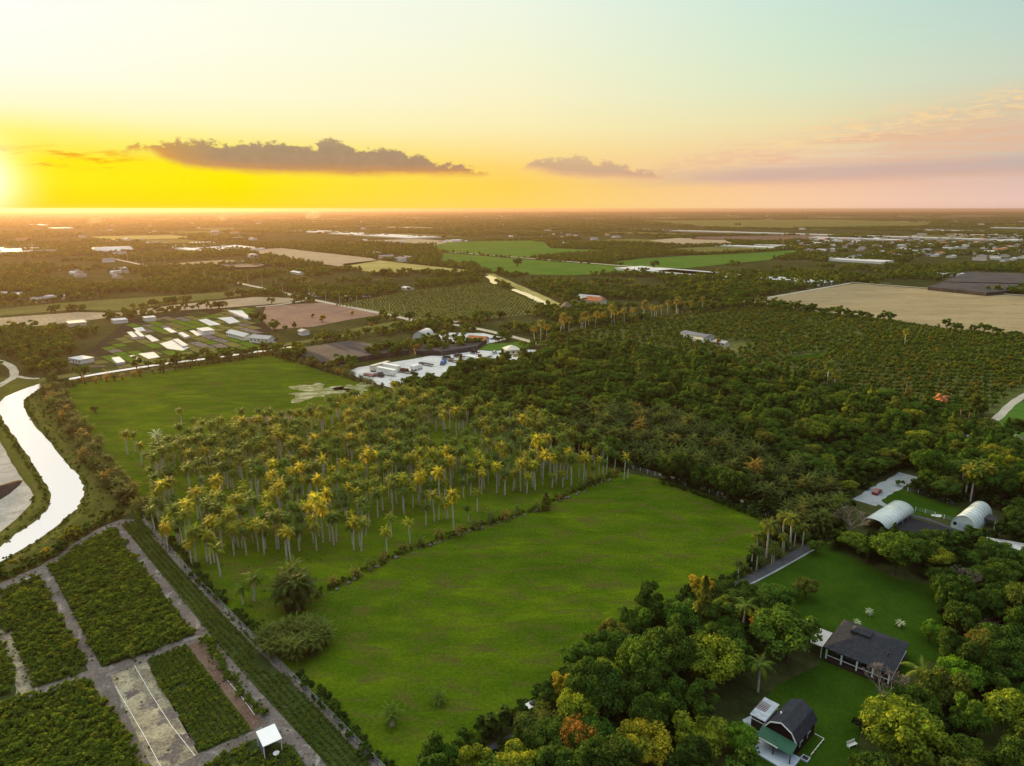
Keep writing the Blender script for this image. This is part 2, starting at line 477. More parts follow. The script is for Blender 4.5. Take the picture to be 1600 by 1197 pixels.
def crown_broad(seed, h, rx, z0, nblob, leaves, leaf, top_flat=0.8, spread=0.62):
    """lobes of leaf sprays on limbs' ends; gaps between lobes"""
    r_ = np.random.default_rng(seed)
    C_, N_ = [], []
    hz = (h-z0)/2; zc = z0+hz
    lobes = []
    for i in range(nblob):
        for _ in range(30):
            u = r_.uniform(-1, 1, 3)
            q = np.linalg.norm(u)
            if 0.35 < q < 1: break
        p_ = np.array([u[0]*rx*0.84, u[1]*rx*0.84, zc + u[2]*hz*0.82*top_flat])
        br = rx*r_.uniform(0.20, 0.38)
        lobes.append((p_, br))
        m_ = int(leaves/nblob*r_.uniform(0.7, 1.3))
        d = r_.normal(size=(m_, 3)); d /= np.linalg.norm(d, axis=1)[:, None]
        d[:, 2] = np.where(d[:, 2] < -0.35, -d[:, 2], d[:, 2])
        rad = br*r_.uniform(0.55, 1.08, m_)[:, None]
        C_.append(p_ + d*rad*np.array([1, 1, 0.8]))
        nn = d + r_.normal(size=(m_, 3))*0.55 + np.array([0, 0, 0.25])
        N_.append(nn/np.linalg.norm(nn, axis=1)[:, None])
    C_ = np.concatenate(C_); N_ = np.concatenate(N_)
    V, F = leaf_cards(C_, N_, leaf, r_)
    return V, F, lobes
def trunk_limbs(seed, h, z0, r0, lobes, nl=6):
    r_ = random.Random(seed)
    mb = MB()
    top = (r_.uniform(-.3, .3), r_.uniform(-.3, .3), z0 + (h-z0)*0.45)
    mb.tube([(0, 0, -0.1), (r_.uniform(-.1, .1), r_.uniform(-.1, .1), z0*0.6), top], [r0*1.25, r0*0.85, r0*0.4], 6)
    for p_, br in lobes[:nl]:
        s0 = (top[0]*0.5, top[1]*0.5, z0*0.75)
        mid = ((s0[0]+p_[0])*0.5, (s0[1]+p_[1])*0.5, (s0[2]+p_[2])*0.5 - 0.1)
        mb.tube([s0, mid, tuple(p_)], [r0*0.5, r0*0.33, r0*0.12], 5, cap=False)
    return mb

def fronds(seed, n, L, z, e0, e1, droop, width, nseg=7, base_r=0.1, curl=1.0):
    """pinnate fronds: each a curved rachis with pairs of tapered leaflets"""
    r_ = np.random.default_rng(seed)
    V, F = [], []
    for i in range(n):
        az = 2*math.pi*(i*0.381966*1.0) + r_.uniform(-.25, .25)
        f = (i+0.5)/n
        el = math.radians(e0 + (e1-e0)*f + r_.uniform(-6, 6))
        l = L*r_.uniform(0.85, 1.1)
        hx, hy = math.cos(az), math.sin(az)
        sx, sy = -hy, hx
        p_ = np.array([hx*base_r, hy*base_r, z]); ds = l/nseg
        tw = r_.uniform(-0.4, 0.4)
        for k in range(nseg):
            d = np.array([hx*math.cos(el), hy*math.cos(el), math.sin(el)])
            p2 = p_ + d*ds
            s_ = (k+0.5)/nseg
            wl = width*(math.sin(math.pi*min(1, 0.12+s_*0.86))**0.6)
            up = np.array([-hx*math.sin(el), -hy*math.sin(el), math.cos(el)])
            for sg in (-1, 1):
                side = np.array([sx*sg, sy*sg, 0.0])
                for q in (0.12, 0.62):
                    b_ = p_ + d*ds*q
                    out = side*wl*r_.uniform(.8, 1.1) - up*wl*(0.45+0.25*tw*sg) + d*ds*0.75
                    i0 = len(V)
                    V += [b_ - d*ds*0.20, b_ + out*0.5 - d*ds*0.10 + up*wl*0.12, b_ + out, b_ + d*ds*0.30]
                    F.append((i0, i0+1, i0+2, i0+3))
            p_ = p2
            el -= math.radians(droop)*ds*(0.6+0.8*s_)*curl
    return np.array(V), np.array(F)

class Kind:
    """a plant kind: several variants, each a list of (part name, mesh)"""
    def __init__(s, name, cat): s.name = name; s.cat = cat; s.var = []; s.first = {}
    def place(s, x, y, sc, rz, label, group=None, vi=None, color=None, name=None, sz=None, z=0.0):
        vi = rnd.randrange(len(s.var)) if vi is None else vi % len(s.var)
        root = empty(name or s.name, (x, y, z), rz, label, s.cat, group)
        root.scale = (sc, sc, sc if sz is None else sz)
        ch = []
        for pn, me in s.var[vi]:
            o = bpy.data.objects.new(pn, me); COL.objects.link(o); o.parent = root
            o.color = (color[0], color[1], color[2], 1.0) if color else (1, 1, 1, 0)
            ch.append(o)
        s.first.setdefault(vi, ch)
        return root

def make_broad(name, cat, specs, mat, trunk_mat=None, canopy='crown'):
    k = Kind(name, cat)
    for (seed, h, rx, z0, nb_, lv, lf, r0) in specs:
        V, F, lobes = crown_broad(seed, h, rx, z0, nb_, lv, lf)
        k.var.append([('trunk', trunk_limbs(seed, h, z0, r0, lobes).mesh('trunk', trunk_mat or M_bark)),
                      (canopy, quads_mesh(canopy, V, F, mat))])
    return k

K_tree = make_broad('broadleaf_tree', 'tree', [
    (11, 8.5, 3.9, 2.0, 30, 6992, 0.35, 0.24), (12, 7.5, 3.6, 1.6, 25, 6080, 0.34, 0.2),
    (13, 9.8, 3.6, 2.4, 30, 6992, 0.34, 0.24), (14, 7.0, 4.3, 1.7, 33, 7296, 0.36, 0.26),
    (15, 8.8, 4.4, 1.9, 39, 8208, 0.35, 0.26)], M_leaf)
K_mid = make_broad('broadleaf_tree', 'tree', [
    (21, 8.0, 4.0, 1.6, 13, 520, 1.15, 0.24), (22, 6.8, 3.7, 1.4, 11, 460, 1.1, 0.2),
    (23, 9.0, 3.6, 2.0, 13, 520, 1.1, 0.22), (24, 7.4, 4.5, 1.5, 14, 560, 1.2, 0.26)], M_leaf)
K_far = make_broad('broadleaf_tree', 'tree', [
    (31, 7.6, 4.2, 0.6, 8, 130, 2.1, 0.25), (32, 6.2, 4.0, 0.5, 8, 120, 2.0, 0.2), (33, 8.6, 3.8, 0.8, 8, 130, 2.1, 0.22)], M_leaf)
K_orch = make_broad('orchard_tree', 'tree', [
    (41, 4.6, 2.6, 0.9, 10, 420, 0.8, 0.14), (42, 4.2, 2.4, 0.8, 9, 380, 0.75, 0.13), (43, 5.0, 2.7, 1.0, 10, 430, 0.8, 0.15)], M_orch)
K_shrub = make_broad('shrub', 'shrub', [
    (51, 1.7, 1.15, 0.1, 8, 260, 0.42, 0.05), (52, 1.4, 1.0, 0.1, 7, 230, 0.40, 0.05), (53, 2.0, 1.2, 0.1, 8, 280, 0.42, 0.06)], M_leaf, canopy='foliage')
K_bush = make_broad('crop_bush', 'bush', [
    (61, 1.5, 0.95, 0.05, 8, 170, 0.38, 0.04), (62, 1.3, 0.9, 0.05, 8, 150, 0.36, 0.04), (63, 1.7, 0.95, 0.05, 9, 180, 0.38, 0.04)], M_crop, canopy='foliage')

def make_clump_far():
    k = Kind('far_tree_clump', 'tree')
    for sd in (71, 72, 73):
        r_ = np.random.default_rng(sd); Vs, Fs = [], []; off = 0
        for q in range(7):
            V, F, lb = crown_broad(sd*10+q, r_.uniform(5.5, 8.5), r_.uniform(3.5, 5), 0.3, 5, 40, 3.6)
            V = V + np.array([r_.uniform(-12, 12), r_.uniform(-8, 8), 0]); Vs.append(V); Fs.append(F+off); off += len(V)
        k.var.append([('crown', quads_mesh('crown', np.concatenate(Vs), np.concatenate(Fs), M_leaf))])
    return k

def palm_kind(name, cat, specs, mat, trunk_mat, shaft=True):
    k = Kind(name, cat)
    for (seed, h, tr, nf_, L, e0, e1, droop, wd, nseg, lean) in specs:
        r_ = random.Random(seed)
        lx, ly = r_.uniform(-lean, lean), r_.uniform(-lean, lean)
        V, F = fronds(seed, nf_, L, h, e0, e1, droop, wd, nseg)
        V = V + np.array([lx, ly, 0])
        mb = MB()
        mb.tube([(0, 0, -0.1), (0, 0, 0.5), (lx*0.3, ly*0.3, h*0.4), (lx*0.75, ly*0.75, h*0.75), (lx, ly, h*(0.87 if shaft else 1.0))],
                [tr*1.45, tr*1.1, tr*1.15, tr, tr*0.72], 7)
        parts = [('trunk', mb.mesh('trunk', trunk_mat, True))]
        if shaft:
            m2 = MB(); m2.tube([(lx, ly, h*0.865), (lx, ly, h*0.93), (lx, ly, h+0.15)], [tr*0.85, tr*0.8, tr*0.35], 7)
            parts.append(('crownshaft', m2.mesh('crownshaft', M_shaft, True)))
        parts.append(('crown', quads_mesh('crown', V, F, mat)))
        k.var.append(parts)
    return k
K_royal = palm_kind('royal_palm', 'palm tree', [
    (81, 10.2, 0.25, 26, 3.1, -38, 82, 30, 0.85, 6, 0.5), (82, 9.0, 0.24, 24, 3.0, -35, 80, 32, 0.82, 6, 0.8),
    (83, 11.2, 0.26, 27, 3.2, -38, 82, 30, 0.85, 6, 0.7), (84, 8.0, 0.23, 23, 2.9, -35, 80, 32, 0.8, 6, 0.5),
    (85, 9.6, 0.22, 16, 3.0, -20, 80, 24, 0.75, 6, 0.9), (86, 7.2, 0.24, 20, 2.6, -45, 75, 34, 0.75, 6, 0.3)], M_palm, M_palmbark)
K_date = palm_kind('date_palm', 'palm tree', [
    (91, 2.2, 0.28, 26, 2.4, -30, 78, 26, 0.42, 6, 0.05), (92, 1.7, 0.26, 24, 2.3, -25, 78, 26, 0.42, 6, 0.05),
    (93, 2.7, 0.28, 26, 2.5, -35, 78, 26, 0.42, 6, 0.1)], M_palm, M_palmbark, False)
K_coco = palm_kind('coconut_palm', 'palm tree', [
    (101, 6.4, 0.22, 16, 3.4, -38, 60, 26, 0.75, 8, 0.5), (102, 5.4, 0.2, 14, 3.2, -35, 60, 26, 0.7, 8, 0.4)], M_palm, M_palmbark, False)
def cluster_palm(name, cat, specs, mat):
    """bushy palms: several leaning stems from one root, fronds down to the ground"""
    k = Kind(name, cat)
    for (seed, nst, h, L, wd) in specs:
        r_ = random.Random(seed); Vs, Fs = [], []; off = 0; mb = MB()
        for q in range(nst):
            a = 2*math.pi*q/nst + r_.uniform(-.4, .4); rr = r_.uniform(0.3, 1.5)
            hh = h*r_.uniform(0.45, 1.0)
            tx, ty = math.cos(a)*rr, math.sin(a)*rr
            mb.tube([(tx*0.2, ty*0.2, -0.1), (tx*0.6, ty*0.6, hh*0.5), (tx, ty, hh)], [0.13, 0.1, 0.08], 5)
            V, F = fronds(seed*7+q, 11, L, hh, -28, 78, 27, wd, 5)
            V = V + np.array([tx, ty, 0]); Vs.append(V); Fs.append(F+off); off += len(V)
        k.var.append([('trunk', mb.mesh('trunk', M_bark)), ('crown', quads_mesh('crown', np.concatenate(Vs), np.concatenate(Fs), mat))])
    return k
K_clump = cluster_palm('clump_palm', 'palm tree', [(111, 6, 5.6, 2.7, 0.5), (112, 5, 4.8, 2.6, 0.48), (113, 7, 6.4, 2.8, 0.5)], M_pdark)

def make_bamboo():
    k = Kind('tall_grass_clump', 'bush')
    for sd, n_, h, rr in ((121, 260, 5.5, 3.6), (122, 320, 4.2, 4.6)):
        r_ = np.random.default_rng(sd); V, F = [], []
        for i in range(n_):
            a = r_.uniform(0, 2*math.pi); q = math.sqrt(r_.uniform(0, 1))*rr*0.62
            b_ = np.array([math.cos(a)*q, math.sin(a)*q, 0.0])
            el = math.radians(r_.uniform(45, 88)); az = a + r_.uniform(-.7, .7); L_ = h*r_.uniform(0.55, 1.1)
            p_ = b_; ns = 5
            hx, hy = math.cos(az), math.sin(az)
            for k_ in range(ns):
                d = np.array([hx*math.cos(el), hy*math.cos(el), math.sin(el)])
                p2 = p_ + d*L_/ns
                wv = 0.30*(1-0.75*k_/ns)
                side = np.array([-hy, hx, 0])*wv
                i0 = len(V); V += [p_-side, p_+side, p2+side*0.8, p2-side*0.8]; F.append((i0, i0+1, i0+2, i0+3))
                if k_ >= 1:
                    for sg in (-1, 1):
                        o2 = side*sg*2.6 + d*0.5 - np.array([0, 0, 0.2])
                        i0 = len(V); V += [p_, p_+o2*0.6+np.array([0,0,.1]), p_+o2*1.3, p_+d*0.3]; F.append((i0, i0+1, i0+2, i0+3))
                p_ = p2; el -= math.radians(r_.uniform(8, 22))
        k.var.append([('foliage', quads_mesh('foliage', np.array(V), np.array(F), M_pdark))])
    return k
K_bamboo = make_bamboo()

def make_bare(name='bare_tree'):
    k = Kind(name, 'tree')
    for sd, h in ((131, 7.0), (132, 5.5)):
        r_ = random.Random(sd); tr = MB(); br = MB()
        tr.tube([(0, 0, -0.1), (0.1, 0, h*0.2), (0.15, 0.1, h*0.4)], [0.28, 0.2, 0.15], 6)
        def rec(p_, d, L_, r0, lev):
            q = p_ + d*L_
            br.tube([p_, (p_+q)/2 + Vector((r_.uniform(-.1, .1),)*3)*L_*0.3, q], [r0, r0*0.75, r0*0.5], 4, cap=False)
            if lev == 0: return
            for _ in range(3 if lev > 1 else 4):
                nd = (d + Vector((r_.uniform(-.8, .8), r_.uniform(-.8, .8), r_.uniform(-.25, .6)))).normalized()
                rec(q, nd, L_*r_.uniform(0.6, 0.8), max(r0*0.55, 0.028), lev-1)
        for q in range(5):
            a = q*1.256 + r_.uniform(-.3, .3)
            rec(Vector((0.12, 0.08, h*r_.uniform(0.2, 0.4))), Vector((math.cos(a), math.sin(a), 0.9)).normalized(), h*0.26, 0.11, 4)
        k.var.append([('trunk', tr.mesh('trunk', M_twig)), ('branches', br.mesh('branches', M_twig))])
    return k
K_bare = make_bare()

# conifer-like tree (feathery upright crown)
def make_cone():
    k = Kind('upright_tree', 'tree')
    for sd in (141, 142):
        r_ = np.random.default_rng(sd); n_ = 1500; h = 10.5
        z = 1.2 + (h-1.2)*r_.uniform(0, 1, n_)**1.1
        rr = 2.5*np.sin(np.clip((h-z)/(h-1.2), 0, 1)*1.9)**0.8*(0.75+0.35*np.sin(z*3.1+sd))
        a = r_.uniform(0, 2*math.pi, n_); q = np.sqrt(r_.uniform(0.3, 1, n_))
        C_ = np.stack([np.cos(a)*rr*q, np.sin(a)*rr*q, z], 1)
        N_ = np.stack([np.cos(a), np.sin(a), np.full(n_, 0.5)], 1) + r_.normal(size=(n_, 3))*0.5
        N_ /= np.linalg.norm(N_, axis=1)[:, None]
        V, F = leaf_cards(C_, N_, 0.62, r_)
        mb = MB(); mb.tube([(0, 0, -0.1), (0, 0, h*0.5), (0, 0, h*0.95)], [0.22, 0.14, 0.04], 6)
        k.var.append([('trunk', mb.mesh('trunk', M_bark)), ('crown', quads_mesh('crown', V, F, M_leaf))])
    return k
K_cone = make_cone()

# ------------------------------------------------------------------ masses of plants: one object of instanced plants
def stuff(name, pts, rot, scl, sources, label, idx=None, cat=None, zs=None):
    """pts Nx2; sources: list of variants, each a list of mesh objects that already stand in the scene"""
    n = len(pts)
    if n == 0: return None
    me = bpy.data.meshes.new(name)
    co = np.zeros((n, 3), np.float32); co[:, :2] = pts
    if zs is not None: co[:, 2] = zs
    me.vertices.add(n); me.vertices.foreach_set('co', co.ravel())
    for an, arr in (('rot', rot), ('scl', scl)):
        a = me.attributes.new(an, 'FLOAT', 'POINT'); a.data.foreach_set('value', np.asarray(arr, np.float32))
    a = me.attributes.new('idx', 'INT', 'POINT')
    a.data.foreach_set('value', np.asarray(idx if idx is not None else rng.integers(0, len(sources), n), np.int32))
    ob = bpy.data.objects.new(name, me); COL.objects.link(ob)
    ob.color = (1, 1, 1, 0)
    ng = bpy.data.node_groups.new(name, 'GeometryNodeTree')
    ng.interface.new_socket('Geometry', in_out='INPUT', socket_type='NodeSocketGeometry')
    ng.interface.new_socket('Geometry', in_out='OUTPUT', socket_type='NodeSocketGeometry')
    N = ng.nodes; Lk = ng.links
    gi = N.new('NodeGroupInput'); go = N.new('NodeGroupOutput')
    jall = N.new('GeometryNodeJoinGeometry')
    for var in reversed(sources):        # join order: last linked comes first
        j = N.new('GeometryNodeJoinGeometry')
        for o in var:
            oi = N.new('GeometryNodeObjectInfo'); oi.transform_space = 'ORIGINAL'
            oi.inputs['Object'].default_value = o; oi.inputs['As Instance'].default_value = False
            Lk.new(oi.outputs['Geometry'], j.inputs[0])
        g2 = N.new('GeometryNodeGeometryToInstance'); Lk.new(j.outputs[0], g2.inputs[0])
        Lk.new(g2.outputs[0], jall.inputs[0])
    iop = N.new('GeometryNodeInstanceOnPoints')
    Lk.new(gi.outputs[0], iop.inputs['Points']); Lk.new(jall.outputs[0], iop.inputs['Instance'])
    iop.inputs['Pick Instance'].default_value = True
    def attr(nm, tp):
        a_ = N.new('GeometryNodeInputNamedAttribute'); a_.data_type = tp; a_.inputs['Name'].default_value = nm
        return a_.outputs['Attribute']
    Lk.new(attr('idx', 'INT'), iop.inputs['Instance Index'])
    cx = N.new('ShaderNodeCombineXYZ'); Lk.new(attr('rot', 'FLOAT'), cx.inputs[2]); Lk.new(cx.outputs[0], iop.inputs['Rotation'])
    cs = N.new('ShaderNodeCombineXYZ'); sa = attr('scl', 'FLOAT')
    for q in range(3): Lk.new(sa, cs.inputs[q])
    Lk.new(cs.outputs[0], iop.inputs['Scale'])
    Lk.new(iop.outputs[0], go.inputs[0])
    md = ob.modifiers.new('plants', 'NODES'); md.node_group = ng
    return tag(ob, label, cat, None, 'stuff')
def first_of(kind): return [kind.first[i] for i in sorted(kind.first)]
# ================================================================== ground, fields, roads, water
gA = G(1350, 443); gB = G(1600, 463)
GRID = math.atan2(gB.y-gA.y, gB.x-gA.x)          # direction of the land's road grid
OPEN = []                                        # photograph-space outlines with no wild trees

M_base = ground_mat('scrubland', (0.022, 0.034, 0.010), (0.060, 0.064, 0.022), 60, (0.12, 0.10, 0.055), 45, 0.60, 3.0, 0.35)
M_lawn = ground_mat('pasture_grass', (0.038, 0.078, 0.004), (0.088, 0.130, 0.006), 15, (0.075, 0.058, 0.020), 9, 0.50, 0.7, 0.28, c3_soft=0.16, stretch=(0.45, 2.2), bump=0.5, contrast=((0.60, 0.78, 0.9), (1.30, 1.28, 1.0)))
M_lawn2 = ground_mat('garden_grass', (0.018, 0.048, 0.004), (0.034, 0.072, 0.006), 14, None, 9, 0.6, 0.6, 0.25, bump=0.4)
M_dirt = ground_mat('grey_dirt', (0.10, 0.085, 0.075), (0.17, 0.15, 0.135), 5, (0.32, 0.30, 0.27), 4, 0.55, 0.5, 0.35, c3_soft=0.1)
M_sand = ground_mat('bare_sand', (0.17, 0.15, 0.11), (0.42, 0.38, 0.25), 6, (0.08, 0.068, 0.06), 4.5, 0.45, 0.5, 0.35, c3_soft=0.12)
M_brown = ground_mat('brown_mulch', (0.10, 0.062, 0.045), (0.17, 0.12, 0.09), 5, (0.28, 0.24, 0.20), 3.5, 0.6, 0.4, 0.4)
M_gravel = ground_mat('white_gravel', (0.50, 0.50, 0.46), (0.68, 0.67, 0.62), 9, (0.26, 0.27, 0.22), 7, 0.60, 0.6, 0.25, c3_soft=0.1)
M_trackm = ground_mat('pale_track', (0.36, 0.33, 0.25), (0.50, 0.46, 0.36), 8, (0.2, 0.2, 0.12), 6, 0.63, 0.7, 0.3)
M_tar = ground_mat('worn_asphalt', (0.055, 0.058, 0.064), (0.085, 0.09, 0.095), 6, None, 5, 0.6, 0.5, 0.25)
M_conc = ground_mat('concrete_road', (0.22, 0.25, 0.26), (0.30, 0.33, 0.33), 6, None, 5, 0.6, 0.5, 0.2)
M_bank = ground_mat('bank_grass', (0.055, 0.070, 0.016), (0.105, 0.110, 0.022), 9, (0.11, 0.075, 0.035), 6, 0.57, 0.6, 0.4, c3_soft=0.1, bump=0.6)
M_tan = ground_mat('ploughed_tan_field', (0.27, 0.215, 0.115), (0.36, 0.29, 0.165), 70, (0.16, 0.13, 0.08), 30, 0.55, 2.0, 0.2, rows=(GRID, 6.0, (0.20, 0.16, 0.09), 0.3), c3_soft=0.15, stretch=(-GRID, 3.0))
M_tanL = ground_mat('pale_field', (0.30, 0.24, 0.15), (0.40, 0.33, 0.22), 40, (0.25, 0.2, 0.12), 20, 0.6, 2.0, 0.2, rows=(GRID, 5.0, (0.24, 0.19, 0.12), 0.3))
M_pink = ground_mat('rose_brown_soil', (0.20, 0.13, 0.10), (0.27, 0.18, 0.13), 25, (0.14, 0.10, 0.06), 14, 0.6, 2.0, 0.25)
M_greenf = ground_mat('green_crop_field', (0.055, 0.130, 0.020), (0.085, 0.165, 0.025), 60, (0.10, 0.14, 0.03), 40, 0.58, 3.0, 0.2, rows=(GRID, 8.0, (0.05, 0.11, 0.02), 0.3))
M_yellow_f = ground_mat('dry_yellow_field', (0.25, 0.235, 0.075), (0.36, 0.32, 0.12), 50, None, 30, 0.6, 3.0, 0.2)
M_olive = ground_mat('olive_field', (0.10, 0.11, 0.035), (0.15, 0.15, 0.045), 40, (0.18, 0.15, 0.07), 30, 0.6, 2.0, 0.25)
M_darkrow = ground_mat('dark_plant_rows', (0.030, 0.045, 0.014), (0.050, 0.070, 0.020), 10, (0.10, 0.09, 0.07), 8, 0.62, 0.8, 0.35)
M_shadecloth = plain('black_shade_cloth', (0.040, 0.038, 0.042), 0.85, 0.2, var=0.35, scale=0.05)
M_weed = ground_mat('black_ground_fabric', (0.022, 0.022, 0.026), (0.035, 0.035, 0.040), 8, None, 5, 0.6, 0.6, 0.3)

def water_mat():
    m_, b, p = mat_base('calm_water', 0.06, 0.5)
    p.inputs['Base Color'].default_value = (0.10, 0.11, 0.08, 1)
    o_ = b.n('ShaderNodeTexCoord').outputs['Object']
    bp = b.n('ShaderNodeBump'); bp.inputs['Strength'].default_value = 0.04; bp.inputs['Distance'].default_value = 0.05
    b.link(b.noise(o_, 1.3, 3), bp.inputs['Height'])
    gl = b.n('ShaderNodeBsdfGlossy'); gl.inputs['Roughness'].default_value = 0.05
    gl.inputs['Color'].default_value = (0.97, 0.97, 0.95, 1)
    b.link(bp.outputs[0], gl.inputs['Normal']); b.link(bp.outputs[0], p.inputs['Normal'])
    mx = b.n('ShaderNodeMixShader'); mx.inputs[0].default_value = 0.86
    b.link(p.outputs[0], mx.inputs[1]); b.link(gl.outputs[0], mx.inputs[2])
    b.link(mx.outputs[0], m_.node_tree.nodes['Material Output'].inputs['Surface'])
    return m_
M_water = water_mat()

def lz(layer, d): return layer*(0.03 if d < 350 else 0.10 if d < 900 else 0.35 if d < 2500 else 0.9)
def sheet(name, px, mat, layer=1, clear=True, pts=None, label=None):
    pts = pts or GP(px)
    d = min(math.hypot(x, y) for x, y in pts)
    z = lz(layer, d)
    me = bpy.data.meshes.new(name)
    me.from_pydata([(x, y, z) for x, y in pts], [], [tuple(range(len(pts)))])
    me.materials.append(mat); me.update()
    if me.polygons[0].normal.z < 0: me.flip_normals()
    o = bpy.data.objects.new(name, me); COL.objects.link(o)
    tag(o, label, kind='structure')
    if clear: OPEN.append(px)
    return o
ROADS = []
def smooth_line(pts, n=5):
    """Catmull-Rom through ground points"""
    out = []
    p = [pts[0]]+list(pts)+[pts[-1]]
    for i in range(1, len(p)-2):
        for k in range(n):
            t_ = k/n
            out.append(tuple(0.5*((2*p[i][q]) + (-p[i-1][q]+p[i+1][q])*t_ + (2*p[i-1][q]-5*p[i][q]+4*p[i+1][q]-p[i+2][q])*t_*t_ + (-p[i-1][q]+3*p[i][q]-3*p[i+1][q]+p[i+2][q])*t_**3) for q in (0, 1)))
    out.append(tuple(pts[-1][:2]))
    return out
def ribbon(name, px, width, mat, layer=3, curve=True, clear=2.0, prof=None, label=None, off=0.0):
    line = GP(px)
    if curve: line = smooth_line(line)
    d = min(math.hypot(x, y) for x, y in line); z = lz(layer, d)
    L = []
    for i, (x, y) in enumerate(line):
        a = line[max(i-1, 0)]; b = line[min(i+1, len(line)-1)]
        dx, dy = b[0]-a[0], b[1]-a[1]; q = math.hypot(dx, dy)+1e-9
        L.append((-dy/q, dx/q))
    wj = np.random.default_rng(len(line)).uniform(0.9, 1.1, len(line))
    prof = prof or [(-0.5, 0), (0.5, 0)]
    V = []; F = []
    for i, (x, y) in enumerate(line):
        for a, h in prof:
            V.append((x+L[i][0]*(a*width*wj[i]+off), y+L[i][1]*(a*width*wj[i]+off), z+h))
    k = len(prof)
    for i in range(len(line)-1):
        for q in range(k-1):
            F.append((i*k+q, i*k+q+1, (i+1)*k+q+1, (i+1)*k+q))
    me = bpy.data.meshes.new(name); me.from_pydata(V, [], F); me.materials.append(mat); me.update()
    if sum(p_.normal.z for p_ in me.polygons) < 0: me.flip_normals()
    if k > 2: me.polygons.foreach_set('use_smooth', [True]*len(F))
    o = bpy.data.objects.new(name, me); COL.objects.link(o); tag(o, label, kind='structure')
    if clear is not None: ROADS.append((line, width/2+clear+abs(off)*0))
    return o

# one sheet to the horizon
me = bpy.data.meshes.new("ground")
me.from_pydata([(-24000,-2500,0),(24000,-2500,0),(24000,26000,0),(-24000,26000,0)], [], [(0,1,2,3)])
me.materials.append(M_base)
o = bpy.data.objects.new("ground", me); COL.objects.link(o); tag(o, kind='structure')

# --- near: pastures and garden
PASTURE = [(95,612),(125,600),(260,579),(425,554),(505,580),(595,608),(640,622),(700,655),(800,672),(880,700),(968,737),(1035,750),(1110,775),(1207,815),(1160,903),(1070,945),(985,1000),(860,1092),(745,1160),(680,1215),(600,1215),(480,1090),(400,1010),(300,905),(213,812),(195,765),(150,700)]
sheet('pasture', PASTURE, M_lawn, 2)
sheet('sandy_patch', [(428,612),(470,606),(520,600),(556,606),(560,618),(520,626),(470,634),(445,628)], M_sand, 3, False) if False else None
NURS = [(-30,925),(62,885),(118,848),(150,828),(172,818),(190,812),(222,812),(300,903),(400,1006),(480,1086),(605,1215),(-30,1215)]
sheet('nursery_dirt', NURS, M_dirt, 2)
GARDEN = [(1160,928),(1262,858),(1292,852),(1345,878),(1400,905),(1458,915),(1480,965),(1478,1030),(1430,1040),(1380,1095),(1345,1130),(1335,1215),(1165,1215),(1180,1110),(1215,1070),(1280,1040),(1290,1000),(1230,965)]
sheet('garden_lawn', GARDEN, M_lawn2, 2)
sheet('grass_yard', [(1370,785),(1402,762),(1500,795),(1492,812),(1415,803)], M_lawn2, 2)
sheet('ground_fabric', [(1412,806),(1505,832),(1488,856),(1440,862),(1385,848),(1370,825)], M_weed, 2)
sheet('gravel_lot', [(1530,838),(1640,855),(1640,880),(1590,872),(1566,876),(1548,852)], M_gravel, 2)
sheet('paved_pad', [(1490,672),(1518,674),(1512,684),(1498,682)], M_conc, 2)
sheet('crop_field', [(1540,668),(1585,632),(1640,615),(1640,700),(1585,684)], M_greenf, 2)
sheet('red_soil', [(1582,686),(1640,694),(1640,712),(1575,700)], M_brown, 3)
ribbon('farm_track', [(1538,669),(1562,650),(1580,632),(1605,616),(1640,600)], 3.4, M_trackm, 4)
ribbon('driveway', [(1268,853),(1205,888),(1150,916)], 2.8, M_tar, 3, clear=1.0)
ribbon('driveway', [(1150,916),(1080,965),(1010,1022),(935,1078),(865,1122),(780,1168),(720,1210)], 2.6, M_tar, 3, clear=-0.8)
ribbon('driveway_kerb', [(1268,853),(1205,888),(1150,916)], 0.5, M_conc, 4, clear=None, off=1.7, prof=[(-.5,0),(-.5,.12),(.5,.12),(.5,0)])
ribbon('lane', [(1420,742),(1398,756),(1372,770),(1350,786)], 6.5, M_conc, 3, clear=1.0)
ribbon('lane_spur', [(1366,778),(1378,788),(1392,794)], 2.5, M_conc, 4, clear=1.0)
ribbon('fabric_edge_path', [(1412,803),(1450,812),(1500,831)], 1.6, M_tar, 3, clear=0.5)

ribbon('dirt_path', [(1030,741),(1075,753),(1120,768),(1160,784),(1207,804)], 1.3, M_trackm, 3, clear=0.6)
# pale bare patches in the far pasture
def blotch(name, cx, cy, rx, ry, mat, layer, seed):
    r_ = random.Random(seed); c = G(cx, cy); a = G(cx+rx, cy); b = G(cx, cy-ry)
    wx = (a-c).length; wy = (b-c).length
    pts = []
    for i in range(40):
        t_ = 2*math.pi*i/40; k = 1+0.32*math.sin(3*t_+seed)+0.2*math.sin(7*t_+seed*2)+r_.uniform(-.15, .15)
        pts.append((c.x+math.cos(t_)*wx*k, c.y+math.sin(t_)*wy*k))
    return sheet(name, None, mat, layer, False, pts=pts)
M_sandg = ground_mat('sandy_grass', (0.11, 0.15, 0.03), (0.20, 0.20, 0.09), 6, (0.46, 0.42, 0.30), 7, 0.47, 0.7, 0.3, c3_soft=0.12, stretch=(0.3, 2.4))
blotch('sandy_patch', 495, 612, 42, 11, M_sandg, 3, 1)
blotch('sandy_patch', 555, 607, 24, 8, M_sandg, 3, 5)
blotch('bare_patch', 405, 657, 26, 6, M_brown, 3, 3)
blotch('bare_patch', 448, 650, 16, 5, M_brown, 3, 4)

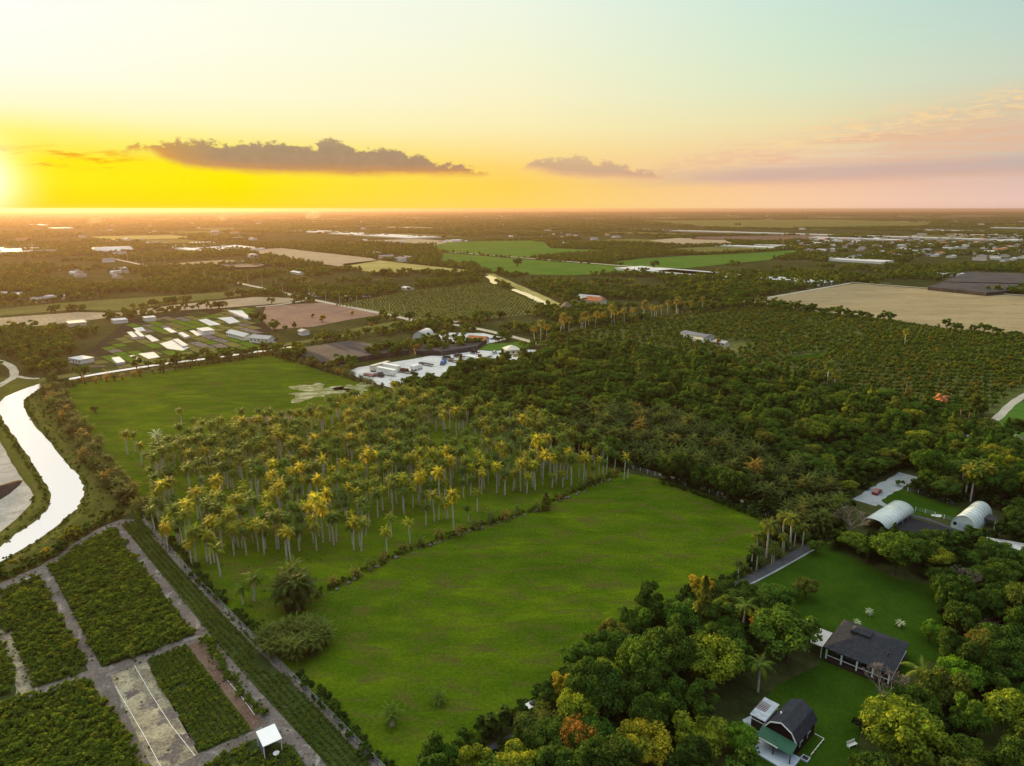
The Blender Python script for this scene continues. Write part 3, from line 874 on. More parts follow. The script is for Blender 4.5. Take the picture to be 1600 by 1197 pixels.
# --- nursery plots (soil below the crops)
PL1 = [(78,890),(120,858),(176,829),(305,991),(232,1020),(159,1044)]
PL2 = [(0,925),(61,899),(138,1048),(60,1075),(0,1100)]
PL3 = [(-25,1118),(0,1108),(139,1060),(190,1140),(228,1215),(-25,1215)]
PL4 = [(172,1056),(229,1036),(270,1100),(312,1178),(262,1205),(243,1215)]
PL5 = [(229,1032),(292,1008),(396,1142),(310,1178)]
PL6 = [(294,1009),(312,1002),(411,1130),(396,1142)]
PL7 = [(190,820),(219,812),(300,905),(400,1007),(480,1088),(600,1215),(523,1215),(498,1181),(400,1075),(332,996),(250,895)]
PL8 = [(318,1197),(398,1155),(458,1165),(490,1215),(310,1215)]
sheet('plot_soil', PL1, M_darkrow, 3); sheet('plot_soil', PL2, M_darkrow, 3); sheet('plot_soil', PL3, M_darkrow, 3)
sheet('sand_plot', PL4, M_sand, 3); sheet('plot_soil', PL5, M_darkrow, 3); sheet('mulch_plot', PL6, M_brown, 3)
sheet('plot_soil', PL7, M_darkrow, 3); sheet('plot_soil', PL8, M_darkrow, 3)
for q_ in ((262,1120,14,9,1),(283,1160,16,10,2),(238,1100,9,6,3),(268,1182,14,8,4),(205,1085,9,5,6)):
    blotch('stained_soil', q_[0], q_[1], q_[2], q_[3], M_dirt, 4, q_[4])
ribbon('sand_strip', [(2,985),(22,1025),(38,1060),(42,1085)], 3.2, M_sand, 4, clear=None)
ribbon('fence_track', [(222,812),(300,903),(400,1006),(480,1086),(605,1215)], 1.4, M_dirt, 5, clear=None)

# --- canal, banks and the gravel track beside it
CANAL = [(72,600),(52,614),(37,625),(38,640),(50,660),(75,687),(100,720),(120,740),(130,760),(131,775),(120,795),(100,812),(70,837),(37,857),(0,879),(-60,915),(-60,890),(0,855),(25,835),(55,815),(75,797),(81,780),(77,762),(60,740),(45,715),(25,685),(7,662),(0,645),(-4,632),(8,620),(40,607),(62,600)]
def dense(px, n=4):
    out = []
    for i in range(len(px)):
        a = px[i]; b = px[(i+1) % len(px)]
        for k in range(n): out.append((a[0]+(b[0]-a[0])*k/n, a[1]+(b[1]-a[1])*k/n))
    return out
BANKZ = [(95,606),(110,625),(140,690),(190,760),(205,800),(150,826),(118,846),(62,883),(-60,945),(-60,600),(0,590),(60,590)]
sheet('canal_bank', BANKZ, M_bank, 1)
def wobble(px, seed, amp):
    r_ = random.Random(seed); g = GP(dense(px, 5)); return [(x+r_.uniform(-amp, amp), y+r_.uniform(-amp, amp)) for x, y in g]
sheet('canal_water', CANAL, M_water, 3, pts=wobble(CANAL, 5, 0.35))
mound = [(-.5, -0.1), (-.3, .7), (.0, 1.0), (.3, .7), (.5, -0.1)]
ribbon('canal_levee', [(52,625),(54,640),(66,660),(92,690),(118,722),(138,742),(148,762),(148,782),(134,804),(108,824),(76,849),(40,870),(0,892),(-50,918)], 5.0, M_bank, 1, clear=None, prof=[(-.5, -.1), (-.25, .5), (0, .7), (.25, .5), (.5, -.1)])
ribbon('canal_levee', [(-30,640),(-4,668),(10,690),(28,722),(46,748),(60,768),(62,782),(56,796),(38,814),(8,838),(-30,860)], 4.0, M_bank, 1, clear=None, prof=[(-.5, -.1), (-.25, .5), (0, .6), (.25, .5), (.5, -.1)])
GTR = [(-40,640),(0,668),(12,690),(30,725),(48,752),(55,768),(48,788),(25,812),(0,832),(-40,850)]
sheet('gravel_track', GTR, ground_mat('pale_gravel_track', (0.30,0.28,0.24),(0.46,0.43,0.37), 6, (0.2,0.18,0.14), 5, 0.6, 0.6, 0.3), 2)
ribbon('grey_road', [(-20,614),(4,600),(22,588),(16,572),(-10,562)], 4.0, M_trackm, 2)
ribbon('grey_road', [(22,588),(45,592),(62,592)], 3.0, M_trackm, 3)
# straight canal reach behind the palm hedge, its grassy levee road
ribbon('canal_water', [(72,600),(128,589.5),(185,580),(268,567.5),(308,563),(400,550.5),(470,541)], 4.5, M_water, 3, clear=1.0)
ribbon('grass_levee', [(60,594),(130,584),(270,561),(430,541),(560,521),(650,508)], 9.0, M_olive, 2, clear=1.0)
# second canal in the distance
ribbon('canal_water', [(756,430),(768,434),(776,444)], 12, M_water, 3, clear=3)
ribbon('canal_water', [(800,452),(826,462),(846,472),(860,479)], 9, M_water, 3, clear=3)
ribbon('grass_levee', [(765,428),(800,444),(840,462),(884,484)], 12, M_yellow_f, 2, clear=2)

# --- middle distance
F = sheet
F('tan_field', [(-30,499),(0,497),(121,488),(186,489),(270,477),(400,464),(462,466),(455,473),(340,482),(270,486),(169,497),(84,507),(-30,519)], M_tanL, 2)
F('grass_strip', [(-30,486),(0,483),(100,473),(270,462),(400,453),(425,456),(350,466),(270,474),(186,486),(121,484),(-30,496)], M_olive, 2)
F('soil_field', [(415,479),(500,473),(540,479),(597,492),(545,500),(490,511),(425,515),(408,500)], M_pink, 2)
F('orchard_ground', [(520,477),(600,462),(640,455),(720,445),(760,441),(850,477),(835,492),(700,503),(640,497)], M_olive, 2)
F('tan_field', [(380,392),(440,388),(580,404),(592,408),(534,417),(470,409)], M_tanL, 2)
F('dry_field', [(534,413),(590,407),(640,413),(735,423),(720,428),(640,425),(590,428),(550,421)], M_yellow_f, 2)
F('green_field', [(672,385),(700,379),(760,377),(830,376),(850,379),(860,388),(960,392),(925,399),(835,403),(800,402),(690,393)], M_greenf, 2)
F('green_field', [(690,395),(800,404),(835,407),(920,413),(1000,418),(1000,427),(900,431),(830,430),(770,427),(740,414),(690,411)], M_greenf, 2)
F('green_field', [(945,411),(1000,405),(1080,400),(1170,396),(1240,391),(1250,396),(1200,407),(1140,413),(1070,420),(1010,420)], M_greenf, 2)
ribbon('field_track', [(688,393.5),(820,404),(920,412),(1010,419)], 9, M_trackm, 3, clear=3)
F('tan_field', [(1015,376),(1060,372),(1130,375),(1150,382),(1080,384),(1040,380)], M_tanL, 2)
F('brown_field', [(1090,370),(1300,367),(1290,375),(1180,377),(1080,374)], M_brown, 2)
F('far_green_field', [(1000,345),(1300,343),(1460,348),(1440,354),(1200,357),(1100,354)], M_olive, 1)
F('olive_field', [(1020,391),(1100,386),(1240,384),(1200,392),(1100,397)], M_olive, 2)
BIGTAN = [(1165,471),(1210,463),(1335,443.5),(1350,443.5),(1640,466),(1640,530),(1576,524),(1476,513),(1400,501),(1300,490),(1210,478)]
F('big_tan_field', BIGTAN, M_tan, 2)
ribbon('field_track', [(1150,474),(1330,442.5)], 5, M_trackm, 3, False); ribbon('field_track', [(1330,442.5),(1640,466)], 5, M_trackm, 3, False)
ribbon('country_road', [(322,431),(375,443),(430,455),(470,464.5),(505,472),(560,483),(633,498),(660,505)], 6.5, M_trackm, 3, clear=3)
ribbon('country_road', [(660,505),(700,507),(740,513),(790,524),(850,540)], 6, M_trackm, 3, clear=3)
ribbon('country_road', [(655,505),(690,506),(716,503)], 4, M_trackm, 4, clear=2)
ribbon('field_track', [(400,480),(440,476),(475,470)], 5, M_trackm, 3, clear=2)
ribbon('country_road', [(172,404),(200,410),(232,417)], 7, M_trackm, 3, clear=3)
M_orchg = ground_mat('orchard_grass', (0.060, 0.085, 0.020), (0.105, 0.120, 0.035), 14, (0.12, 0.10, 0.05), 9, 0.6, 1.0, 0.3)
sheet('orchard_ground', [(1240,600),(1300,545),(1400,505),(1480,517),(1600,530),(1720,540),(1720,612),(1600,612),(1560,648),(1480,640),(1400,632),(1300,608)], M_orchg, 1, False)
sheet('orchard_ground', [(870,560),(880,525),(940,512),(1000,503),(1080,493),(1170,482),(1285,492),(1400,505),(1300,545),(1240,600),(1150,580),(1000,556),(900,548)], M_orchg, 1, False)
YARD = [(540,582),(560,574),(640,562),(745,543),(810,545),(858,548),(862,557),(800,566),(740,576),(680,591),(640,604),(620,608),(580,598)]
F('gravel_yard', YARD, M_gravel, 2)
F('gravel_yard', [(655,527),(690,520),(755,521),(795,530),(760,538),(720,537)], M_gravel, 2)
F('green_plot', [(735,546),(762,538),(812,535),(832,540),(812,545),(770,549)], M_greenf, 3)
F('grass_clearing', [(600,505),(640,500),(640,505),(600,512),(560,518),(540,516)], M_olive, 2)
F('small_clearing', [(890,574),(925,574),(960,582),(930,586),(900,582)], M_lawn, 2)
F('small_clearing', [(1225,560),(1280,552),(1285,560),(1250,568)], M_lawn2, 2)
F('small_clearing', [(1120,545),(1165,534),(1185,536),(1150,552)], M_olive, 2)
M_bedg = ground_mat('bright_plant_bed', (0.060, 0.125, 0.012), (0.085, 0.150, 0.016), 10, None, 5, .6, .8, .3)
M_bedd = ground_mat('dark_plant_bed', (0.020, 0.022, 0.016), (0.040, 0.038, 0.026), 8, (0.09,0.08,0.06), 6, .62, .8, .3)
F('nursery_ground', [(108,562),(150,540),(200,500),(285,488),(420,475),(424,545),(300,563),(135,588)], M_bedd, 1)
# top-left nursery: green and dark beds between white covers
NPX = [(112,562),(150,541),(200,501),(285,489),(420,476),(424,543),(300,561),(140,586)]
g0_ = G(198, 519); g1_ = G(215, 526); NB_A = math.atan2(g1_.y-g0_.y, g1_.x-g0_.x)
NG = GP(NPX); ncx = sum(q[0] for q in NG)/8; ncy = sum(q[1] for q in NG)/8
r_ = random.Random(17); beds = {0: [], 1: [], 2: [], 3: []}
for i in range(-14, 15):
    off_ = r_.uniform(-5, 5); j = -12.0
    while j < 12:
        wl = r_.choice((1, 1, 1.6, 2.4)); u0 = i*8.0; v0 = j*13.0+off_
        q = [(u0, v0), (u0+6.9, v0), (u0+6.9, v0+13.0*wl-1.6), (u0, v0+13.0*wl-1.6)]
        q = [(ncx+v*math.cos(NB_A)-u*math.sin(NB_A), ncy+v*math.sin(NB_A)+u*math.cos(NB_A)) for u, v in q]
        if all(inpoly(np.array([x]), np.array([y]), NG)[0] for x, y in q): beds[r_.choice((0, 0, 1, 1, 1, 2, 2, 3))].append(q)
        j += wl
for k, (nm_, mt_) in enumerate((('green_bed', M_bedg), ('olive_bed', M_olive), ('dark_bed', M_darkrow), ('bare_bed', M_dirt))):
    V = []; Fc = []
    for q in beds[k]:
        b_ = len(V); V += [(x, y, 0.28) for x, y in q]; Fc.append((b_, b_+1, b_+2, b_+3))
    if V:
        me = bpy.data.meshes.new(nm_); me.from_pydata(V, [], Fc); me.materials.append(mt_); me.update()
        if me.polygons[0].normal.z < 0: me.flip_normals()
        o = bpy.data.objects.new(nm_, me); COL.objects.link(o); tag(o, kind='structure')
WHITES = [[(208,513),(222,511),(228,517),(214,518)],[(198,519),(206,518),(215,526),(207,527)],[(210,518),(216,517),(226,525),(220,526)],[(226,525),(234,523),(249,532),(238,534)],[(255,513),(263,512),(277,519),(267,520)],[(278,520),(285,519),(297,525),(289,527)],[(296,517),(303,516),(316,523),(308,525)],[(250,537),(272,531),(296,543),(285,548),(262,545)],[(270,530),(278,529),(294,539),(286,541)],[(310,500),(322,498),(345,507),(328,509)],[(340,497),(362,495),(375,503),(358,506),(352,502)],[(356,485),(378,485),(392,497),(385,498)],[(202,556),(208,555),(224,563),(218,564)],[(216,553),(240,550),(250,558),(232,561)],[(174,559),(186,557),(196,565),(182,567)]]
# ================================================================== plants
OPENG = [np.array(q) for q in OPEN]
def is_open(x, y, margin=0.0):
    """inside a field, a yard, a road or water"""
    px, py = P_arr(np.asarray(x, float), np.asarray(y, float))
    m_ = np.zeros(px.shape, bool)
    for q in OPENG: m_ |= inpoly(px, py, q)
    for line, hw in ROADS: m_ |= seg_dist(x, y, line) < hw + margin
    return m_
def jgrid(x0, x1, y0, y1, s, ang=0.0, jit=0.45, seed=1, sy=None):
    sy = sy or s
    r_ = np.random.default_rng(seed)
    cx, cy = (x0+x1)/2, (y0+y1)/2
    Rr = math.hypot(x1-x0, y1-y0)/2
    u = np.arange(-Rr, Rr, s); v = np.arange(-Rr, Rr, sy)
    U, V = np.meshgrid(u, v)
    U = U + r_.uniform(-jit, jit, U.shape)*s; V = V + r_.uniform(-jit, jit, V.shape)*sy
    x = cx + U*math.cos(ang) - V*math.sin(ang); y = cy + U*math.sin(ang) + V*math.cos(ang)
    m_ = (x > x0) & (x < x1) & (y > y0) & (y < y1)
    return x[m_], y[m_]
def in_px(x, y, poly):
    px, py = P_arr(x, y); return inpoly(px, py, poly)
def fill(poly, s, ang=0.0, jit=0.45, seed=1, sy=None):
    g = GP(poly); xs = [q[0] for q in g]; ys = [q[1] for q in g]
    x, y = jgrid(min(xs), max(xs), min(ys), max(ys), s, ang, jit, seed, sy)
    m_ = inpoly(x, y, g)
    return x[m_], y[m_]
def along(px, step, seed=1, jit=0.25, wid=0.0):
    r_ = random.Random(seed); g = GP(px); out = []; carry = 0
    for a, b in zip(g[:-1], g[1:]):
        L_ = math.hypot(b[0]-a[0], b[1]-a[1]); t_ = carry
        while t_ < L_:
            k = t_/L_
            out.append((a[0]+(b[0]-a[0])*k+r_.uniform(-jit, jit)*step+r_.uniform(-wid, wid), a[1]+(b[1]-a[1])*k+r_.uniform(-jit, jit)*step+r_.uniform(-wid, wid)))
            t_ += step
        carry = t_-L_
    return out
EXCL = []           # circles kept free around hand-placed plants and buildings: (x, y, r)
def keep(px, py, r_): g = G(px, py); EXCL.append((g.x, g.y, r_)); return g
def not_excl(x, y):
    m_ = np.ones(np.shape(x), bool)
    for a, b, r_ in EXCL: m_ &= np.hypot(x-a, y-b) > r_
    return m_

# buildings' footprints (photograph places) that trees leave free
for px, py, r_ in ((1218,1188,13),(1250,1165,9),(1355,1015,15),(1225,1135,13),(1195,1110,7),(1370,825,10),(1400,808,10),(1385,815,10),(1510,815,10),(1528,805,9),(1090,530,13),(1125,538,12),(885,489,8),(922,470,20),(655,528,10),(748,532,9),(800,552,8),(128,566,10),(322,508,12),(370,527,10),(412,533,10),(1065,428,45),(270,548,12)):
    keep(px, py, r_)

LEAFC = {'dark green': (0.022,0.050,0.010), 'deep green': (0.030,0.068,0.011), 'mid green': (0.048,0.095,0.014), 'bright green': (0.065,0.150,0.014),
         'olive green': (0.075,0.090,0.020), 'yellow-green': (0.120,0.160,0.016), 'golden yellow': (0.22,0.20,0.02), 'rusty orange': (0.15,0.085,0.022),
         'reddish brown': (0.13,0.065,0.035), 'pink': (0.40,0.19,0.17), 'pale grey-green': (0.26,0.30,0.24), 'orange': (0.20,0.12,0.024)}
def vary(c, a=0.16):
    k = 1+rnd.uniform(-a, a); return (c[0]*k*(1+rnd.uniform(-a, a)), c[1]*k, c[2]*k)

# ---- hand-placed single plants -------------------------------------------------
def one(kind, px, py, sc, colname, label, vi=0, ex=3.0, name=None, sz=None):
    g = keep(px, py, ex)
    return kind.place(g.x, g.y, sc, rnd.uniform(0, 6.28), label, None, vi, vary(LEAFC[colname], 0.03) if colname else None, name, sz)
one(K_tree, 1398, 898, 1.35, 'mid green', 'big round leafy tree in front of the long arched greenhouse at the garden corner', 4, 7)
one(K_tree, 1402, 1206, 1.45, 'yellow-green', 'large bright yellow-green tree at the bottom edge beside the lower lawn', 4, 9)
one(K_tree, 1580, 1165, 1.5, 'yellow-green', 'tall yellow-green tree at the right edge near the bottom corner', 1, 7)
one(K_tree, 1228, 1035, 1.6, 'mid green', 'large dark crowned tree just left of the grey-roofed house', 3, 8)
one(K_tree, 1195, 1005, 1.0, 'orange', 'orange-tinged tree left of the large tree beside the house', 1, 4)
one(K_tree, 1258, 935, 0.72, 'olive green', 'small umbrella-shaped tree standing alone on the garden lawn', 3, 3)
one(K_tree, 1243, 940, 0.42, 'mid green', 'little bushy tree at the foot of the umbrella-shaped lawn tree', 0, 2)
one(K_tree, 1450, 1003, 0.62, 'bright green', 'small bright green tree behind the house, at the lawn edge', 0, 3)
one(K_tree, 1273, 866, 0.6, 'mid green', 'rounded bush-like tree at the top end of the driveway', 1, 3)
one(K_tree, 1490, 1090, 0.95, 'bright green', 'bright green tree right of the house above the yellow tree', 4, 4)
one(K_tree, 1545, 965, 0.95, 'reddish brown', 'reddish brown feathery tree right of the garden', 1, 4)
one(K_tree, 1510, 960, 0.9, 'reddish brown', 'brownish thin-leaved tree between the garden and the red-brown tree', 3, 4)
one(K_tree, 1105, 1080, 1.35, 'yellow-green', 'tall yellow-green tree with rusty patches left of the metal-roofed shed', 4, 6)
one(K_tree, 1150, 1065, 1.1, 'mid green', 'green tree between the yellow-green tree and the garden palm', 0, 4)
one(K_tree, 1000, 1205, 1.05, 'golden yellow', 'golden yellow tree at the bottom edge right of the pasture corner', 4, 6)
one(K_tree, 1090, 1190, 1.25, 'yellow-green', 'yellow-green tree in the wood at the bottom edge', 1, 5)
one(K_tree, 950, 1090, 1.0, 'yellow-green', 'pale yellow-green crowned tree above the pasture edge path', 0, 4)
one(K_tree, 1152, 1178, 0.75, 'bright green', 'bright green tree left of the small barn deck', 3, 4)
one(K_tree, 1590, 705, 0.8, 'pale grey-green', 'pale silvery tree by the red soil at the right edge', 0, 4)
one(K_mid, 1472, 640, 1.0, 'pink', 'pink blossoming tree on the edge of the orchard', 0, 5)
one(K_mid, 343, 486, 1.35, 'dark green', 'lone spreading tree on the edge of the pale field', 3, 8)
one(K_mid, 408, 507, 1.35, 'dark green', 'dark round tree left of the rose-brown field', 0, 8)
one(K_mid, 395, 502, 1.1, 'dark green', 'smaller dark tree touching the round tree by the nursery', 1, 6)
one(K_mid, 1330, 502, 0.9, 'dark green', 'round dark tree at the near edge of the wide tan field', 2, 6)
one(K_mid, 149, 646, 0.52, 'olive green', 'single low bush in the far left pasture', 3, 3, 'shrub')
one(K_mid, 808, 418, 2.0, 'dark green', 'dark tree clump standing at the green field corner', 3, 20)
one(K_mid, 1022, 421, 1.9, 'dark green', 'large round dark tree beside the white greenhouses', 0, 20)
one(K_mid, 1120, 541, 0.8, 'orange', 'rust-red tree beside the white farm buildings', 1, 5)
one(K_mid, 503, 504, 0.95, 'orange', 'bright orange tree behind the levee road', 1, 5)
one(K_mid, 580, 512, 0.7, 'orange', 'small orange tree between the hedges by the country road', 1, 5)
one(K_mid, 653, 552, 0.9, 'orange', 'orange tree row head behind the truck yard', 1, 5)
one(K_mid, 725, 528, 0.8, 'yellow-green', 'yellow-green tree in the upper gravel yard', 2, 4)
one(K_mid, 640, 504, 1.3, 'dark green', 'dark bushy tree at the bend of the country road', 3, 6)
one(K_mid, 488, 497, 0.6, 'reddish brown', 'thin brown sapling on the rose-brown field', 1, 3)
one(K_mid, 550, 493, 0.6, 'orange', 'thin orange sapling at the far side of the rose-brown field', 1, 3)
one(K_bare, 1328, 838, 1.25, None, 'bare grey-branched tree left of the long greenhouse', 0, 5)
one(K_bare, 1508, 925, 1.15, None, 'bare grey tree on the right side of the garden', 1, 4)
one(K_bare, 1378, 1105, 1.2, None, 'bare tangled tree in front of the house', 0, 5)
one(K_bare, 1530, 1000, 1.0, None, 'bare reddish twiggy tree right of the bench', 1, 4)
def clumpmass(cx, cy, rx_, ry_, n, sc, col, label, group, seed):
    r_ = random.Random(seed); c = G(cx, cy)
    for i in range(n):
        a_ = 2.4*i; q = math.sqrt((i+0.5)/n)
        sd = ('near' if math.sin(a_) < 0 else 'far')+(' right' if math.cos(a_) > 0 else ' left')+' part'
        K_clump.place(c.x+math.cos(a_)*q*rx_, c.y+math.sin(a_)*q*ry_, sc*r_.uniform(.85, 1.1), r_.uniform(0, 6.28), label+', '+sd, group+', '+sd, None, vary(col, 0.2))
    EXCL.append((c.x, c.y, max(rx_, ry_)+2))
clumpmass(462, 950, 2.4, 2.2, 8, 1.35, (0.040,0.055,0.012), 'tall dark feathery clump at the near end of the short palm row', 'stems of the tall dark clump', 3)
clumpmass(464, 1012, 6.8, 5.4, 26, 0.78, (0.065,0.090,0.020), 'arching plant in the wide rounded thicket on the pasture edge', 'plants of the wide rounded thicket', 4)
K_cone.var  # upright bush on the far side of the palm row
one(K_cone, 853, 797, 0.62, 'olive green', 'upright oval cypress-like bush among the short palms', 0, 3, 'upright_bush', sz=0.55)
COCO = [(398, 940, 1.0, 'taller of the two coconut palms below the grove'), (380, 945, 0.8, 'shorter of the two coconut palms below the grove')]
for i, (px, py, s_, lb) in enumerate(COCO): one(K_coco, px, py, s_, None, lb, i, 3)
one(K_coco, 1184, 1082, 0.95, None, 'dark drooping palm left of the metal-roofed shed', 0, 3)
one(K_coco, 1432, 1098, 1.25, None, 'orange-tinted palm at the front right corner of the house', 1, 3)
one(K_coco, 1160, 985, 1.0, None, 'palm with drooping fronds near the lower end of the driveway', 0, 3)
one(K_coco, 648, 612, 1.0, None, 'tall palm with spiky crown at the yard corner', 1, 3)
one(K_date, 613, 1135, 1.1, None, 'short palm with a whitish trunk near the lower corner of the pasture', 0, 2)
one(K_date, 686, 1100, 0.85, None, 'smaller short palm alone in the lower pasture', 1, 2)
K_silver = Kind('silver_palm', 'palm tree')
for pv in K_date.var[:2]:
    K_silver.var.append([(pn, (me if pn == 'trunk' else me.copy())) for pn, me in pv])
    K_silver.var[-1][-1][1].materials[0] = M_silver
for px, py, s_, lb in ((1358, 962, 0.45, 'silvery palm furthest from the house on the garden lawn'), (1339, 978, 0.42, 'silvery palm close behind the brown roof slope'), (1406, 980, 0.48, 'silvery palm right of the other two on the garden lawn'), (246, 690, 1.3, 'silver-leaved palm standing at the head of the grove')):
    one(K_silver, px, py, s_, None, lb, 0, 3)
for i, (px, py) in enumerate(((1507, 780), (1516, 784), (1500, 772), (1538, 778), (1525, 770))):
    one(K_royal, px, py, 1.0, None, ['stout royal palm leftmost of the front pair behind the small greenhouse', 'stout royal palm rightmost of the front pair behind the small greenhouse', 'royal palm behind the front pair by the small greenhouse', 'royal palm right of the others behind the small greenhouse', 'royal palm half hidden behind the front pair by the small greenhouse'][i], 0, 2)
one(K_royal, 1290, 612, 1.3, None, 'tall pale-trunked palm rising left above the orchard', 2, 3)
one(K_royal, 1301, 613, 1.1, None, 'shorter pale-trunked palm beside the tall one by the orchard', 1, 3)
one(K_royal, 1413, 540, 1.0, None, 'single pale-trunked palm inside the orchard', 0, 3)

# ---- the royal palm grove --------------------------------------------------------
GROVE = [(228,745),(262,705),(330,690),(395,668),(450,672),(560,640),(640,628),(720,648),(800,662),(880,690),(945,726),(955,748),(905,760),(870,765),(820,778),(740,775),(668,800),(600,812),(560,860),(470,865),(455,880),(400,868),(330,872),(262,862),(240,820)]
gx, gy = fill(GROVE, 3.85, GRID, 0.42, 5)
keepm = rng.uniform(0, 1, len(gx)) < np.where(vnoise(gx, gy, 12) > 0.33, 0.97, 0.30)
gx, gy = gx[keepm], gy[keepm]
m_ = not_excl(gx, gy); gx, gy = gx[m_], gy[m_]
front = [(345,902),(565,862),(612,840),(605,868),(455,880),(436,858),(666,822),(679,816),(686,813),(697,812),(700,811),(709,830),(732,816),(746,800),(641,850),(335,880),(281,852),(262,855),(300,884),(307,878),(324,878),(330,882),(365,859),(373,856),(404,862),(435,845),(505,848),(553,860),(838,672),(936,742),(915,752),(905,748),(928,748),(960,738),(975,750),(981,748),(242,830),(248,818),(285,668),(305,680),(318,690),(200,712),(222,728),(212,708)]
pts = [(a, b, 'g') for a, b in zip(gx, gy)]
for px, py in front:
    g = G(px, py); pts.append((g.x, g.y, 'f'))
pts.sort(key=lambda q: math.hypot(q[0], q[1]))
GRPAL = [(0.060,0.115,0.014), (0.085,0.135,0.015), (0.12,0.15,0.018), (0.045,0.085,0.013)]
rest = []
nfront = 0
for i, (x, y, tg) in enumerate(pts):
    if i < 290:
        px, py = P(x, y)
        k = vnoise(np.array([x]), np.array([y]), 22)[0]
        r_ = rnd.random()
        if r_ < (0.42 if P(x, y)[0] < 600 else 0.22): c, cn = (0.31, 0.29, 0.02), 'sunlight-tinted'  # gold colour imitates low sun on the crowns, more often at left
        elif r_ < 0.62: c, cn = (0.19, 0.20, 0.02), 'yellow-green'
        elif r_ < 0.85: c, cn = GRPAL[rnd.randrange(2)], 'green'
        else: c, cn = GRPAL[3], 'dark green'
        side = 'left' if px < 430 else 'middle' if px < 640 else 'right'
        dep = 'front edge' if (py > 790 + (430-px)*0.1 or tg == 'f') else 'middle' if py > 715 else 'back'
        lb = f"{cn} royal palm with pale trunk at the {dep} of the grove, {side} part"
        sc = rnd.uniform(0.66, 0.92)*(0.82 if (px, py) and tg == 'f' and rnd.random() < 0.4 else 1.0)
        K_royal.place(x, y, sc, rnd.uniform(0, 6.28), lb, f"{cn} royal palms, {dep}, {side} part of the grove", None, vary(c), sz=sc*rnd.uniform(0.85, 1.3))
    else: rest.append((x, y))
rest = np.array(rest)
stuff('palm_grove', rest, rng.uniform(0, 6.28, len(rest)), rng.uniform(0.68, 0.98, len(rest)), first_of(K_royal)[:4], 'remaining royal palms crowded at the back of the grove', cat='palm trees')
# far row of royal palms beyond the wood
for i, (x, y) in enumerate(along([(842,536),(872,526),(905,518),(950,508),(1000,500),(1060,490),(1120,484)], 6.5, 4, 0.2, 3)):
    if i < 34 and not_excl(np.array([x]), np.array([y]))[0]:
        K_royal.place(x, y, rnd.uniform(1.0, 1.3), rnd.uniform(0, 6.28), 'royal palm in the long row behind the wood near the thatched hut', 'royal palms in the row behind the wood', None, vary((0.16,0.13,0.03)))

# ---- short palms and stones along the pasture's dividing line ----------------------
DIV = [(497,932),(560,898),(625,866),(720,832),(830,798),(905,766),(970,738)]
for i, (x, y) in enumerate(along(DIV, 5.6, 8, 0.18, 0.5)):
    px, py = P(x, y)
    if not (425 < px < 500):
        c, cn = ((0.09,0.11,0.018), 'green') if rnd.random() < 0.55 else ((0.17,0.13,0.028), 'tawny')
        sc = rnd.uniform(0.65, 1.1)
        K_date.place(x, y, sc, rnd.uniform(0, 6.28), f"short bushy {cn} palm in the row dividing the pasture, {'near' if px < 640 else 'middle' if px < 800 else 'far'} stretch", f"short {cn} palms, {'near' if px < 640 else 'middle' if px < 800 else 'far'} stretch of the dividing row", None, vary(c))
for x, y in along(DIV, 1.6, 12, 0.3, 0.6):
    px, py = P(x, y)
    if px > 492:
        tn = 'near' if px < 640 else 'middle' if px < 800 else 'far'
        K_shrub.place(x, y, rnd.uniform(0.6, 1.0), rnd.uniform(0, 6.28), f'low shrub between the short palms dividing the pasture, {tn} stretch', f'low shrubs of the dividing row, {tn} stretch', None, vary((0.05,0.07,0.014), .3))
def make_rock(seed):
    r_ = random.Random(seed); mb = MB()
    n1, n2 = 5, 8; vs = []; fs = []
    for i in range(n1+1):
        a = math.pi*i/n1
        for j in range(n2):
            b = 2*math.pi*j/n2; q = r_.uniform(0.75, 1.15)
            vs.append((math.sin(a)*math.cos(b)*q*0.5, math.sin(a)*math.sin(b)*q*0.35, max(-0.1, math.cos(a)*0.3*q+0.12)))
    for i in range(n1):
        for j in range(n2): fs.append((i*n2+j, (i+1)*n2+j, (i+1)*n2+(j+1) % n2, i*n2+(j+1) % n2))
    mb.add(vs, fs); return mb.mesh('rock', plain('grey_stone%d' % seed, (0.17, 0.155, 0.13), 0.95, 0.1, var=0.25))
rocks = [make_rock(i) for i in range(3)]
for i, (x, y) in enumerate(along([(p_[0]+4, p_[1]+3) for p_ in DIV], 1.6, 9, 0.3, 0.5)[:150]):
    if rnd.random() < 0.75:
        o = bpy.data.objects.new('rock', rocks[i % 3]); COL.objects.link(o); o.location = (x, y, 0.08)
        o.rotation_euler = (0, 0, rnd.uniform(0, 6.28)); s_ = rnd.uniform(0.5, 1.6); o.scale = (s_, s_, s_)
        tag(o, 'pale grey rock lying along the foot of the short palm row', 'rock', 'rocks along the short palm row')

